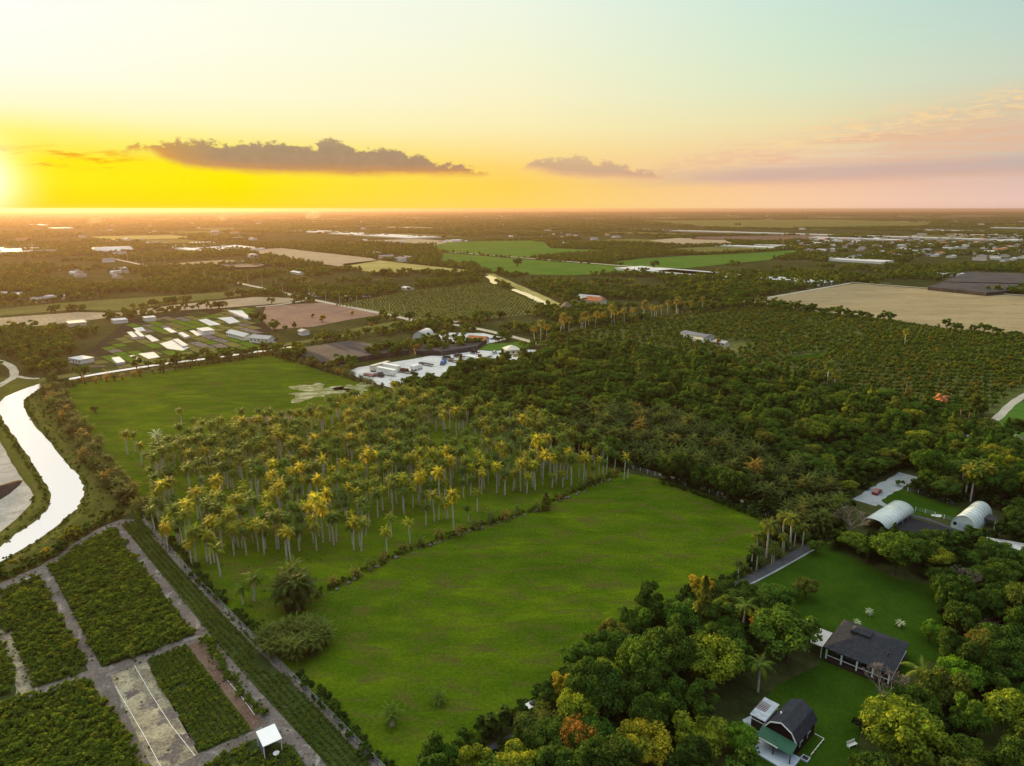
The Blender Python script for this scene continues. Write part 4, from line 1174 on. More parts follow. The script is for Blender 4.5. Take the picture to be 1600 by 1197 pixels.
# ---- bushy palms: canal row, pasture hedge, wood edge -------------------------------
def stretch(px, x, y):
    g = GP(px); t_ = [math.hypot(x-q[0], y-q[1]) for q in (g[0], g[-1])]; k = t_[0]/(t_[0]+t_[1]+1e-6)
    a_, b_ = (g[0], g[-1]); nf = 'nearest' if math.hypot(*a_) < math.hypot(*b_) else 'farthest'; ff = 'farthest' if nf == 'nearest' else 'nearest'
    return f"{nf} third" if k < 0.34 else 'middle third' if k < 0.66 else f"{ff} third"
def clump_row(px, step, wid, sc, label, group, seed, cols=('dark',), maxn=999):
    n_ = 0
    for x, y in along(px, step, seed, 0.25, wid):
        if n_ >= maxn or not not_excl(np.array([x]), np.array([y]))[0]: continue
        c = {'dark': (0.045,0.055,0.014), 'gold': (0.15,0.115,0.025), 'green': (0.06,0.085,0.015)}[rnd.choice(cols)]
        K_clump.place(x, y, rnd.uniform(*sc), rnd.uniform(0, 6.28), label+', '+stretch(px, x, y), group+', '+stretch(px, x, y), None, vary(c, 0.25)); n_ += 1
CR = [(72,612),(92,640),(116,680),(144,722),(172,756),(196,790)]
clump_row(CR, 3.6, 1.6, (0.7, 1.0), 'dark bushy palm in the row between canal and left pasture', 'bushy palms along the canal', 21, ('dark', 'dark', 'dark', 'green', 'gold'))
clump_row([(p_[0]+10, p_[1]-6) for p_ in CR], 4.2, 1.6, (0.65, 0.95), 'dark bushy palm on the pasture side of the canal row', 'bushy palms along the pasture side', 22, ('dark', 'dark', 'green'))
clump_row([(196,775),(216,790),(225,812)], 3.5, 3.0, (0.8, 1.1), 'dense palm at the bend between canal, nursery and grove', 'palms at the bend by the nursery corner', 23, ('dark', 'dark', 'gold'))
clump_row([(100,606),(180,595),(262,581),(340,568),(424,556)], 4.6, 1.2, (0.55, 0.8), 'low palm in the hedge on the far edge of the left pasture', 'low palms in the far pasture hedge', 24, ('dark', 'gold', 'green'))
clump_row([(424,556),(470,568),(520,583),(560,595),(600,610)], 4.2, 1.2, (0.5, 0.75), 'low palm in the hedge between pasture and truck yard', 'low palms beside the truck yard', 25, ('dark', 'gold', 'green'))
UND = [(860,682),(905,655),(960,640),(1040,650),(1120,680),(1200,720),(1290,752),(1330,795),(1290,840),(1262,852),(1225,858),(1212,812),(1150,785),(1105,768),(1040,745),(985,733),(930,712)]
ux, uy = fill(UND, 5.4, 0.3, 0.45, 31)
m_ = (~is_open(ux, uy, 0.5)) & not_excl(ux, uy); ux, uy = ux[m_], uy[m_]
ULB = [('dark', 'dark drooping palm in the thicket on the far side of the near pasture'), ('gold', 'tawny palm in the thicket on the far side of the near pasture')]
for x, y in sorted(zip(ux, uy), key=lambda q: q[1])[:210]:
    g_ = rnd.random() < 0.12
    c = (0.14, 0.11, 0.025) if g_ else [(0.030,0.045,0.012), (0.045,0.06,0.014), (0.055,0.075,0.016)][rnd.randrange(3)]
    px, py = P(x, y)
    where = ('left' if px < 980 else 'middle' if px < 1090 else 'right' if px < 1200 else 'far right') + (' front' if py > 700+0.12*(px-900) else ' back')
    K_clump.place(x, y, rnd.uniform(0.8, 1.25), rnd.uniform(0, 6.28), f"{'tawny' if g_ else 'dark green'} drooping palm in the {where} part of the thicket beyond the pasture", f"{'tawny' if g_ else 'dark green'} palms in the {where} part of the thicket", None, vary(c, 0.25))
# palms along the driveway
for i, (x, y) in enumerate(along([(1255,850),(1230,862),(1190,884),(1150,904)], 2.2, 33, 0.3, 1.0)):
    (K_royal if i % 3 else K_clump).place(x, y, rnd.uniform(0.42, 0.62), rnd.uniform(0, 6.28), 'slender young palm in the row along the driveway', 'young palms along the driveway', None, vary((0.06,0.09,0.016), .3))
for i, (px, py) in enumerate(((1197,872),(1222,846),(1234,858),(1182,868))):
    g = keep(px, py, 2); K_royal.place(g.x, g.y, 0.95-0.06*i, i, 'grown royal palm standing at the pasture corner by the driveway', 'grown palms at the pasture corner', i, vary((0.10,0.12,0.018)))

# ---- shrubs and hedges ----------------------------------------------------------------
def shrub_row(px, step, wid, sc, label, group, seed, cn=('dark green',), kind=None):
    for x, y in along(px, step, seed, 0.3, wid):
        if not_excl(np.array([x]), np.array([y]))[0]:
            (kind or K_shrub).place(x, y, rnd.uniform(*sc), rnd.uniform(0, 6.28), label+', '+stretch(px, x, y), group+', '+stretch(px, x, y), None, vary(LEAFC[rnd.choice(cn)], 0.2))
shrub_row([(0,908),(62,880),(118,843),(150,822),(190,806)], 1.7, 0.7, (1.1, 1.9), 'dark shrub in the hedge between canal bank and nursery', 'hedge shrubs along the nursery top', 41, ('dark green', 'deep green', 'olive green'))
shrub_row([(-20,905),(62,868),(118,832),(160,812)], 2.6, 1.2, (1.0, 1.8), 'tawny shrub on the canal slope above the nursery hedge', 'shrubs on the canal slope', 42, ('olive green', 'mid green', 'golden yellow'))
shrub_row([(232,808),(306,896),(408,1000),(488,1080),(612,1210)], 1.6, 0.6, (0.8, 1.5), 'dark shrub in the hedge beside the nursery wire fence', 'hedge shrubs beside the pasture fence', 43, ('dark green', 'deep green'))
shrub_row([(1150,905),(1075,943),(985,1000),(905,1060),(855,1095),(745,1165),(690,1210)], 1.9, 1.0, (1.2, 2.3), 'dark shrub on the pasture edge in front of the wood', 'shrubs on the pasture edge below the wood', 44, ('dark green', 'deep green', 'dark green', 'mid green'))
shrub_row([(1035,755),(1110,780),(1205,820)], 1.3, 0.3, (0.8, 1.15), 'clipped dark shrub in the hedge at the pasture end', 'low hedge shrubs at the far end of the pasture', 45, ('dark green',))
shrub_row([(1205,820),(1180,872),(1160,900)], 1.7, 0.6, (0.8, 1.3), 'dark shrub between the pasture and the driveway palms', 'shrubs by the driveway palms', 46, ('dark green', 'deep green'))
shrub_row([(1440,858),(1480,850),(1540,870),(1590,885)], 2.6, 1.5, (1.3, 2.4), 'leafy shrub behind the garden near the black fabric', 'shrubs behind the garden', 47, ('deep green', 'mid green'))
shrub_row([(1408,760),(1450,768),(1500,788)], 2.2, 0.8, (1.0, 1.8), 'tawny shrub behind the fenced grass yard', 'shrubs behind the grass yard', 48, ('olive green', 'mid green', 'reddish brown'))

# ---- the wood: broadleaf trees nearest first ----------------------------------------------
def zone_phrase(px, py):
    if py > 1000: 
        return ('beside the lower pasture corner' if px < 860 else 'at the bottom edge below the pasture side' if px < 1000 else 'left of the metal-roofed shed') if px < 1150 else 'right of the lower lawn' if px > 1340 else 'left of the small barn'
    if py > 860: return 'beside the driveway' if px < 1250 else 'right of the garden, lower half' if py > 930 else 'right of the garden, upper half'
    if py > 780: return 'near the arched greenhouses'
    if px < 900: return 'between the grove and the truck yard'
    if px < 1150: return 'in the middle of the wood'
    if px < 1400: return 'in the right half of the wood'
    return 'near the grey lane at the right'
x, y = jgrid(-90, 330, 70, 470, 5.0, 0.4, 0.48, 51)
px, py = P_arr(x, y)
WOOD = [(640,640),(620,612),(690,596),(745,580),(810,568),(870,556),(900,546),(1000,552),(1100,566),(1200,590),(1290,612),(1400,640),(1500,648),(1560,650),(1750,640),(1750,1700),(560,1700),(690,1215),(860,1092),(985,1000),(1150,905),(1215,850),(1207,815),(1035,750),(880,700),(720,655)]
m_ = inpoly(px, py, WOOD) & (px > -60) & (px < 1680) & (py < 1290) & (~is_open(x, y, 1.5)) & not_excl(x, y) & (~inpoly(px, py, UND))
x, y, px, py = x[m_], y[m_], px[m_], py[m_]
od = np.argsort(np.hypot(x, y)); x, y, px, py = x[od], y[od], px[od], py[od]
restx = []
nind = 0
for i in range(len(x)):
    a = vnoise(x[i:i+1], y[i:i+1], 30)[0]; r_ = rnd.random()
    bright = (1180 < px[i] < 1400 and 640 < py[i] < 700) or (880 < px[i] < 1150 and 570 < py[i] < 640)
    if r_ < 0.40: cn = 'dark green'
    elif r_ < 0.62: cn = 'deep green'
    elif r_ < 0.80: cn = 'mid green'
    elif r_ < 0.88: cn = 'olive green'
    elif r_ < 0.955: cn = 'yellow-green'
    elif r_ < 0.975: cn = 'golden yellow'
    elif r_ < 0.985: cn = 'rusty orange'
    else: cn = 'reddish brown'
    if bright and r_ < 0.5: cn = 'bright green' if rnd.random() < 0.6 else 'mid green'
    if i < 270:
        zp = zone_phrase(px[i], py[i])
        cone = (1040 < px[i] < 1260 and 600 < py[i] < 700 and rnd.random() < 0.6) or rnd.random() < 0.04
        sz_ = 'tall' if a > 0.5 else 'low'
        sc = rnd.uniform(0.70, 1.08) + 0.3*(a-0.5)
        (K_cone if cone else K_tree).place(x[i], y[i], sc, rnd.uniform(0, 6.28), f"{sz_} {cn} leafy tree {zp}", f"{sz_} {cn} trees {zp}", None, vary(LEAFC[cn], 0.2), sz=sc*(rnd.uniform(1.0, 1.45) if a > 0.5 else rnd.uniform(0.7, 0.95)))
    else: restx.append((x[i], y[i]))
restx = np.array(restx)
stuff('woodland', restx, rng.uniform(0, 6.28, len(restx)), 0.5+0.75*rng.uniform(0, 1, len(restx))**1.6, first_of(K_tree) + first_of(K_cone)[:1], 'dense mixed woodland stretching behind the palm thicket')
# low growth on the woodland floor
x, y = jgrid(-90, 330, 70, 470, 2.9, 0.1, 0.48, 52)
px, py = P_arr(x, y)
m_ = inpoly(px, py, WOOD) & (px > -60) & (px < 1660) & (py < 1260) & (py > 690) & (~is_open(x, y, 0.6)) & not_excl(x, y)
x, y = x[m_], y[m_]
stuff('undergrowth', np.stack([x, y], 1), rng.uniform(0, 6.28, len(x)), rng.uniform(1.3, 2.8, len(x)), first_of(K_shrub), 'low undergrowth covering the woodland floor').color = (0.010, 0.022, 0.006, 1)  # near-black leaf colour paints the shade in the gaps between trees

# ---- orchards ------------------------------------------------------------------------------
OR1 = [(1240,600),(1300,545),(1400,520),(1480,522),(1600,540),(1700,550),(1700,610),(1600,612),(1560,648),(1480,640),(1400,632),(1300,608)]
OR2 = [(870,560),(880,525),(940,512),(1000,503),(1080,493),(1170,482),(1285,492),(1400,505),(1476,517),(1600,528),(1760,540),(1700,550),(1600,540),(1480,522),(1400,520),(1300,545),(1240,600),(1150,580),(1000,556),(900,548)]
o1x, o1y = fill(OR1, 4.2, GRID+0.75, 0.08, 61, 8.2)
o2x, o2y = fill(OR2, 5.4, GRID+0.75, 0.22, 62, 6.8)
om = rng.uniform(0, 1, len(o2x)) < 0.9; o2x, o2y = o2x[om], o2y[om]
ox = np.concatenate([o1x, o2x]); oy = np.concatenate([o1y, o2y])
m_ = (~is_open(ox, oy, 1.0)) & not_excl(ox, oy); ox, oy = ox[m_], oy[m_]
px, _ = P_arr(ox, oy); m_ = (px > -30) & (px < 1640); ox, oy = ox[m_], oy[m_]
od = np.argsort(np.hypot(ox, oy)); ox, oy = ox[od], oy[od]
ocol = [(0.045,0.080,0.014), (0.070,0.095,0.018), (0.095,0.085,0.022), (0.11,0.10,0.02)]
for i in range(min(280, len(ox))):
    q = rnd.choice((0, 0, 0, 1, 1, 1, 2, 3))
    px, py = P(ox[i], oy[i])
    cn = ('green', 'olive', 'russet', 'tawny')[q]; side = 'right' if px > 1430 else 'left'
    K_orch.place(ox[i], oy[i], rnd.uniform(0.7, 0.98), rnd.uniform(0, 6.28), f"small round {cn} orchard tree in the nearest rows, {side} half", f"{cn} orchard trees in the nearest rows, {side} half", None, vary(ocol[q], 0.1))
oxr = np.stack([ox[280:], oy[280:]], 1)
stuff('orchard', oxr, rng.uniform(0, 6.28, len(oxr)), rng.uniform(0.72, 1.08, len(oxr)), first_of(K_orch), 'wide orchard of small round trees running back to the tan field')
OR3 = [(520,477),(600,462),(640,455),(720,445),(760,441),(850,477),(835,492),(700,503),(640,497)]
x, y = fill(OR3, 3.2, GRID+0.75, 0.12, 63, 7.5)
m_ = not_excl(x, y); m_ &= seg_dist(x, y, GP([(560,483),(633,498)])) > 6
x, y = x[m_], y[m_]
stuff('low_orchard', np.stack([x, y], 1), rng.uniform(0, 6.28, len(x)), rng.uniform(0.34, 0.52, len(x)), first_of(K_orch), 'rows of low fruit bushes left of the distant canal')
x, y = fill([(832,402),(900,396),(980,391),(1085,393),(1080,398),(950,409),(920,411)], 9, GRID, 0.15, 64, 12)
stuff('far_orchard', np.stack([x, y], 1), rng.uniform(0, 6.28, len(x)), rng.uniform(0.9, 1.5, len(x)), first_of(K_orch), 'russet orchard block between the green fields')

# ---- nursery crops ----------------------------------------------------------------------------
def crop(poly, s, sc, name, label, ang=None, sy=None, jit=0.3, src=None, seed=70):
    x, y = fill(poly, s, GRID+1.2 if ang is None else ang, jit, seed, sy)
    m_ = not_excl(x, y); px, py = P_arr(x, y); m_ &= (px > -60) & (py < 1260) & (vnoise(x, y, 3.1)*0.5+vnoise(x, y, 1.7)*0.5 > 0.17)
    x, y = x[m_], y[m_]
    stuff(name, np.stack([x, y], 1), rng.uniform(0, 6.28, len(x)), rng.uniform(*sc, len(x))*(0.78+0.44*vnoise(x, y, 6)), src or first_of(K_bush), label)
g0, g1 = G(61, 899), G(138, 1048)
NA = math.atan2(g1.y-g0.y, g1.x-g0.x)
for q, c in enumerate(((0.075,0.125,0.016), (0.095,0.135,0.018), (0.06,0.105,0.014))):
    g = G(196+14*q, 850+22*q); K_bush.place(g.x, g.y, 1.0, q, ['small bush at the upper end of the narrow seedling strip', 'lone bush a little down the seedling strip edge', 'bush on the dirt path edge below the strip top'][q], None, q, c)
keep(420, 1158, 3.2)
crop(PL1, 1.25, (0.8, 1.25), 'crop_plot', 'large plot of dense green bushes beside the diagonal dirt path', NA, 1.15, 0.3)
crop([(0,925),(61,899),(138,1048),(60,1075),(45,1080),(38,1040),(20,1000),(0,975)], 1.3, (0.75, 1.2), 'crop_plot', 'left plot of green and tawny bushes between two dirt paths', NA, 1.2, 0.3, seed=71)
crop([(-25,990),(0,990),(14,1020),(28,1070),(20,1085),(-25,1100)], 1.4, (0.7, 1.2), 'crop_plot', 'small patch of bushes at the left edge beside bare sand', NA, 1.3, seed=72)
crop(PL3, 1.45, (0.9, 1.35), 'crop_plot', 'corner plot of taller bushes in the bottom left', NA, 1.35, 0.3, seed=73)
crop(PL5, 0.72, (0.48, 0.66), 'crop_plot', 'neatly rowed dark green plot beside the bare sand', NA, 1.05, 0.1, seed=74)
crop(PL7, 0.72, (0.34, 0.50), 'crop_plot', 'long strip of small potted seedlings along the fence', NA, 1.15, 0.13, seed=75)
crop(PL8, 1.1, (0.6, 0.95), 'crop_plot', 'plot of bushes below the white-roofed shelter', NA, 1.4, 0.2, seed=76)
crop([(314,1003),(326,998),(415,1120),(408,1132),(360,1072)], 1.3, (0.7, 1.2), 'crop_plot', 'narrow band of bushes beside the wide dirt path', NA, 1.2, 0.35, seed=77)
# grass tufts on the canal banks
x, y = fill(BANKZ, 1.5, 0.2, 0.48, 78)
px, py = P_arr(x, y)
m_ = (~inpoly(px, py, CANAL)) & (~inpoly(px, py, GTR)) & (~inpoly(px, py, [(-60,560),(70,560),(60,604),(0,640),(-60,640)])) & (px > -60)
wd = seg_dist(x, y, GP(CANAL)+[GP(CANAL)[0]])
m_ &= (wd > 0.5) & ((rng.uniform(0, 1, len(x)) < 0.30) | (wd < 2.2))
x, y = x[m_], y[m_]
stuff('bank_growth', np.stack([x, y], 1), rng.uniform(0, 6.28, len(x)), rng.uniform(0.3, 0.75, len(x)), first_of(K_shrub), 'rough low growth covering the canal banks')
x, y = fill(NURS, 1.0, 0.2, 0.48, 88)
px, py = P_arr(x, y)
m_ = (px > -60) & (py < 1260) & (vnoise(x, y, 4) > 0.5) & (rng.uniform(0, 1, len(x)) < np.where(inpoly(px, py, PL4), 0.06, 0.5))
x, y = x[m_], y[m_]
stuff('path_weeds', np.stack([x, y], 1), rng.uniform(0, 6.28, len(x)), rng.uniform(0.10, 0.32, len(x)), first_of(K_bush), 'weeds creeping over the edges of the dirt paths')
# weeds in the pasture corners
x, y = fill([(228,815),(260,862),(330,880),(560,868),(640,850),(560,885),(495,925),(440,960),(420,1000),(300,890)], 2.6, 0.2, 0.48, 79)
m_ = rng.uniform(0, 1, len(x)) < 0.16; x, y = x[m_], y[m_]
stuff('pasture_weeds', np.stack([x, y], 1), rng.uniform(0, 6.28, len(x)), rng.uniform(0.18, 0.4, len(x)), first_of(K_shrub), 'scattered weeds in the grass below the grove')

# ---- farmland beyond: patchwork of fields and masses of trees -----------------------------------
ux_, uy_ = math.cos(GRID), math.sin(GRID)
K_clumpf = make_clump_far()
FIELDS = {}
r_ = random.Random(99)
CW, CD = 420.0, 260.0
fm = {'tan': M_tanL, 'green': M_greenf, 'olive': M_olive, 'brown': M_brown, 'dry': M_yellow_f}
cells = set()
for i in range(-60, 61):
    for j in range(2, 80):
        u0, v0 = i*CW, j*CD
        xx = u0*ux_ - v0*uy_; yy = u0*uy_ + v0*ux_
        if yy < 1500 or abs(xx) > yy*0.85: continue
        px_, py_ = P(xx, yy)
        if is_open(np.array([xx]), np.array([yy]))[0]: continue
        right = px_ > 900
        town = px_ > 1230 and 368 < py_ < 415
        pr = 0.05 if town else 0.45 if (right and yy > 3500) else 0.32
        if r_.random() < pr:
            c = r_.choice(('tan', 'olive', 'green', 'olive', 'brown', 'dry') if not right else ('olive', 'green', 'tan', 'olive', 'brown'))
            a, b = r_.uniform(0.5, 0.98)*CW/2, r_.uniform(0.4, 0.95)*CD/2
            q = [(u0-a, v0-b), (u0+a, v0-b), (u0+a, v0+b), (u0-a, v0+b)]
            FIELDS.setdefault(c, []).append([(u*ux_-v*uy_, u*uy_+v*ux_) for u, v in q]); cells.add((i, j, a, b))
for c, L_ in FIELDS.items():
    V = []; Fc = []
    for q in L_:
        b = len(V); V += [(x_, y_, 0.25) for x_, y_ in q]; Fc.append((b, b+1, b+2, b+3))
    me = bpy.data.meshes.new('distant_fields'); me.from_pydata(V, [], Fc); me.materials.append(fm[c]); me.update()
    o = bpy.data.objects.new('distant_fields', me); COL.objects.link(o); tag(o, f'scattered {c} coloured fields in the far plain', kind='structure')
def in_cells(x, y):
    u = x*ux_ + y*uy_; v = -x*uy_ + y*ux_
    m_ = np.zeros(len(x), bool)
    d = {(i, j): (a, b) for i, j, a, b in cells}
    I = np.round(u/CW).astype(int); J = np.round(v/CD).astype(int)
    for k in range(len(x)):
        ab = d.get((I[k], J[k]))
        if ab and abs(u[k]-I[k]*CW) < ab[0]+6 and abs(v[k]-J[k]*CD) < ab[1]+6: m_[k] = True
    return m_
GARD = inpoly
def far_fill(name, y0, y1, s, kindsrc, sc, thr, nscale, label, seed, limit=None):
    W_ = y1*0.82
    x, y = jgrid(-W_, W_, y0, y1, s, 0.3, 0.48, seed)
    m_ = (np.abs(x) < y*0.80+25)
    x, y = x[m_], y[m_]
    n_ = 0.55*vnoise(x, y, nscale)+0.3*vnoise(x+500, y, nscale*0.35)+0.15*vnoise(x, y+900, nscale*0.12)
    m_ = n_ > thr
    x, y = x[m_], y[m_]
    m_ = ~is_open(x, y, 2.0) & not_excl(x, y)
    x, y = x[m_], y[m_]
    px, py = P_arr(x, y)
    m_ = ~(inpoly(px, py, WOOD) | inpoly(px, py, OR1) | inpoly(px, py, OR2))
    m_ &= ~inpoly(px, py, [(100,560),(170,515),(200,500),(285,490),(420,478),(420,545),(300,566),(130,590)])
    m_ &= ~inpoly(px, py, PASTURE) & ~inpoly(px, py, BANKZ) & (py < 1100)
    m_ &= ~(inpoly(px, py, TOWN) & (vnoise(x, y, 31) > 0.42))
    m_ &= ~inpoly(px, py, SHADE_L) & ~inpoly(px, py, SHADE_R)
    x, y = x[m_], y[m_]
    if y1 > 1500:
        m_ = ~in_cells(x, y); x, y = x[m_], y[m_]
    return x, y
TOWN = [(1245,374),(1600,366),(1660,366),(1660,412),(1500,410),(1420,402),(1330,403),(1250,397)]
SHADE_L = [(452,547),(560,531),(660,521),(702,524),(690,532),(560,553),(502,566)]
SHADE_R = [(1400,449),(1470,441),(1512,424),(1700,428),(1700,445),(1540,457)]
x, y = far_fill('a', 260, 800, 6.5, None, None, 0.40, 60, '', 81)
px, py = P_arr(x, y)
# nearest of these as things, in named groves
od = np.argsort(np.hypot(x, y)); x, y = x[od], y[od]
for i in range(len(x)):
    if i >= 26: break
KF = K_mid
for i in range(26):
    r2 = rnd.random(); cn = 'olive green' if r2 < .4 else 'mid green' if r2 < .7 else 'dark green'
    KF.place(x[i], y[i], rnd.uniform(.6, 1), rnd.uniform(0, 6.28), f"{cn} tree in the belt left of the canal bend or behind the yard", f"{cn} trees in the middle-distance belt", None, vary(LEAFC[cn]))
x, y = x[26:], y[26:]
stuff('middle_woodland', np.stack([x, y], 1), rng.uniform(0, 6.28, len(x)), rng.uniform(0.55, 1.15, len(x)), first_of(K_mid), 'belts of trees around the nurseries and yards in the middle distance')
for q in range(3):
    g = G(600+90*q, 432); K_far.place(g.x, g.y, 1.6, q, ['broad dark tree left of the distant canal', 'broad dark tree just before the dry yellow field', 'broad dark tree right by the distant canal'][q], None, q, vary(LEAFC['dark green']))
x, y = far_fill('b', 800, 1900, 7.5, None, None, 0.42, 130, '', 82)
stuff('distant_trees', np.stack([x, y], 1), rng.uniform(0, 6.28, len(x)), rng.uniform(0.5, 1.05, len(x)), first_of(K_far), 'scattered trees and groves across the distant farmland')
for q in range(3):
    g = G(150+500*q, 352); K_clumpf.place(g.x, g.y, 1.6, q, ['small grove below the horizon on the far left', 'small grove below the horizon in the middle', 'small grove below the horizon right of the middle'][q], None, q, vary(LEAFC['dark green']))
x, y = far_fill('c', 1900, 6500, 23, None, None, 0.45, 330, '', 83)
stuff('far_groves', np.stack([x, y], 1), rng.normal(GRID, 0.15, len(x)), rng.uniform(0.5, 1.0, len(x)), first_of(K_clumpf), 'far groves and windbreaks on the plain')
x, y = far_fill('d', 6500, 20000, 95, None, None, 0.50, 900, '', 84)
stuff('horizon_groves', np.stack([x, y], 1), rng.normal(GRID, 0.1, len(x)), rng.uniform(0.9, 1.8, len(x)), first_of(K_clumpf), 'thin dark lines of trees near the horizon')
# ================================================================== buildings
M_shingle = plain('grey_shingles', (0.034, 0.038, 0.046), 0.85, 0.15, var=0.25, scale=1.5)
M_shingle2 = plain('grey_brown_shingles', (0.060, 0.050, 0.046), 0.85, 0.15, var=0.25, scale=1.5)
M_greenroof = plain('dark_green_roof', (0.012, 0.085, 0.045), 0.6, 0.3, var=0.12)
M_paleroof = plain('pale_roof', (0.42, 0.41, 0.39), 0.8, 0.2, var=0.12)
M_greyroof = plain('slate_grey_roof', (0.20, 0.20, 0.21), 0.8, 0.2, var=0.15)
M_redwall = plain('dark_red_boards', (0.022, 0.009, 0.009), 0.8, 0.2)
M_deck = plain('pale_blue_grey_deck', (0.42, 0.50, 0.56), 0.7, 0.2, var=0.1)
M_black = plain('black_opening', (0.012, 0.012, 0.014), 0.9, 0.1)

def local(root_xy, ang_):
    """returns (along, across) -> world"""
    c, s_ = math.cos(ang_), math.sin(ang_)
    return lambda u, v: (root_xy[0]+u*c-v*s_, root_xy[1]+u*s_+v*c)

# --- main house: low hipped roof, veranda on the near side --------------------------------
L_ = G(1287, 1011, 3.0); F_ = G(1395, 1054, 3.0); B_ = G(1326, 970, 3.0)
ang_h = math.atan2(F_.y-L_.y, F_.x-L_.x)
hl = (F_-L_).length
dv = Vector((-math.sin(ang_h), math.cos(ang_h), 0))
hw = (B_-L_).dot(dv)
ctr = L_ + Vector((math.cos(ang_h), math.sin(ang_h), 0))*hl/2 + dv*hw/2
house = empty('house', (ctr.x, ctr.y, 0), ang_h, 'single-storey house with large dark grey hipped roof and white veranda posts', 'house')
a, b = hl/2, hw/2
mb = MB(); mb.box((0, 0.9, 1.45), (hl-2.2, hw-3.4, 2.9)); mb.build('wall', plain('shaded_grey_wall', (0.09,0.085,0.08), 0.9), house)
mb = MB()
def hip(mb, a, b, z0, zr, ra, x0=0.0, th=0.16):
    vs = [(-a+x0,-b,z0),(a+x0,-b,z0),(a+x0,b,z0),(-a+x0,b,z0),(-ra+x0,0,zr),(ra+x0,0,zr)]
    mb.add(vs, [(0,1,5,4),(2,3,4,5)]); mb.add(vs, [(1,2,5)]); mb.add(vs, [(3,0,4)])
    mb.add([(-a+x0,-b,z0-th),(a+x0,-b,z0-th),(a+x0,b,z0-th),(-a+x0,b,z0-th)], [(3,2,1,0)])
    for p_, q in (((-a,-b),(a,-b)),((a,-b),(a,b)),((a,b),(-a,b)),((-a,b),(-a,-b))):
        mb.add([(p_[0]+x0,p_[1],z0-th),(q[0]+x0,q[1],z0-th),(q[0]+x0,q[1],z0),(p_[0]+x0,p_[1],z0)], [(0,1,2,3)])
hip(mb, a, b, 3.0, 5.7, a-b*0.9)
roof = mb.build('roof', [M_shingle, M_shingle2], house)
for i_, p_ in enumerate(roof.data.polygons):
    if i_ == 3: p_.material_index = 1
# ribs of shingle courses
mb = MB()
for k in range(1, 11):
    t_ = k/11; z = 3.0+2.7*t_+0.02; aa = a-(b*0.9)*t_; bb = b*(1-t_)
    for y_ in (-bb, bb): mb.box((0, y_, z), (2*aa, 0.05, 0.03))
    for x_ in (-aa, aa): mb.box((x_, 0, z), (0.05, 2*bb, 0.03))
mb.build('shingle_course', M_shingle, roof)
mb = MB(); hip(mb, 1.9, 1.2, 5.75, 6.35, 0.9, -1.2, 0.7); mb.build('raised_ridge_cap', [M_shingle], roof)
for i_, (x_, y_, z_) in enumerate(((-a+3.4, 1.6, 4.3), (2.0, -1.9, 4.3), (4.5, -2.6, 4.3))):
    mb = MB(); mb.tube([(x_, y_, z_-0.3), (x_, y_, z_+(1.0 if i_ == 0 else .5))], [0.13, 0.13], 8); mb.tube([(x_, y_, z_+(1.0 if i_ == 0 else .5)), (x_, y_, z_+(1.15 if i_ == 0 else .6))], [0.22, 0.05], 8)
    mb.build('vent_pipe', M_galv if i_ == 0 else M_dark, roof)
mb = MB(); mb.box((0, -b+0.9, 0.25), (hl-0.8, 2.2, 0.5)); mb.box((a-0.6, 0, 0.25), (1.4, hw-1.5, 0.5)); mb.build('veranda_floor', M_darkwood, house)
for k in range(5):
    x_ = -a+0.6+k*(hl-1.2)/4
    mb = MB(); mb.box((x_, -b+0.3, 1.65), (0.28, 0.28, 2.4)); mb.build('veranda_post', M_white, house)
mb = MB(); mb.box((0, -b+0.25, 1.35), (hl-1.4, 0.10, 0.10)); 
mb.box((a-0.25, 0, 1.35), (0.10, hw-1.2, 0.10))
mb.build('railing', M_white, house)
mb = MB()
for k in range(34): mb.box((-a+0.9+k*(hl-1.8)/33, -b+0.25, 1.0), (0.05, 0.04, 0.65))
mb.build('balusters', M_dark, house)
for k in range(5):
    mb = MB(); mb.box((-a+2.6+k*(hl-5.2)/4, -b+2.57, 1.7), (1.5, 0.06, 1.3)); wf = mb.build('window', M_white, house)
    mb = MB(); mb.box((-a+2.6+k*(hl-5.2)/4, -b+2.52, 1.7), (1.3, 0.06, 1.1)); mb.build('pane', M_glass, wf)
mb = MB(); mb.box((0.9, -b+2.52, 1.3), (1.0, 0.08, 2.1)); mb.build('door', M_darkwood, house)
# pale carport roof left of the house
g = G(1283, 999, 2.8)
cp = empty('carport', (g.x, g.y, 0), ang_h, 'pale flat carport roof attached left of the house', 'carport')
mb = MB(); mb.box((-0.6, 0.6, 2.8), (3.4, 6.4, 0.18)); mb.build('roof', M_paleroof, cp)
for sx in (-2.1, 0.9):
    for sy in (-2.3, 3.5):
        mb = MB(); mb.box((sx, sy, 1.35), (0.15, 0.15, 2.7)); mb.build('post', M_white, cp)

# --- small barn with gambrel roof -----------------------------------------------------------
r0 = G(1222, 1129, 5.2); r1 = G(1253, 1095, 5.2)
ang_b = math.atan2(r1.y-r0.y, r1.x-r0.x); bl = (r1-r0).length
barn = empty('barn', ((r0.x+r1.x)/2, (r0.y+r1.y)/2, 0), ang_b, 'small dark barn with gambrel roof, green porch roof and pale deck', 'barn')
W2 = 2.9
prof = [(-W2, 2.7), (-W2*0.66, 4.3), (0, 5.2), (W2*0.66, 4.3), (W2, 2.7)]
mb = MB(); mb.prism([(-W2+.15, 0), (W2-.15, 0), (W2-.15, 2.7), (W2*0.6, 4.2), (0, 5.05), (-W2*0.6, 4.2), (-W2+.15, 2.7)], -bl/2+0.2, bl/2-0.2); mb.build('wall', M_redwall, barn)
mb = MB(); th = 0.14
mb.prism([(y_, z_+th) for y_, z_ in prof] + [(y_*1.02, z_) for y_, z_ in reversed(prof)], -bl/2-0.25, bl/2+0.25)
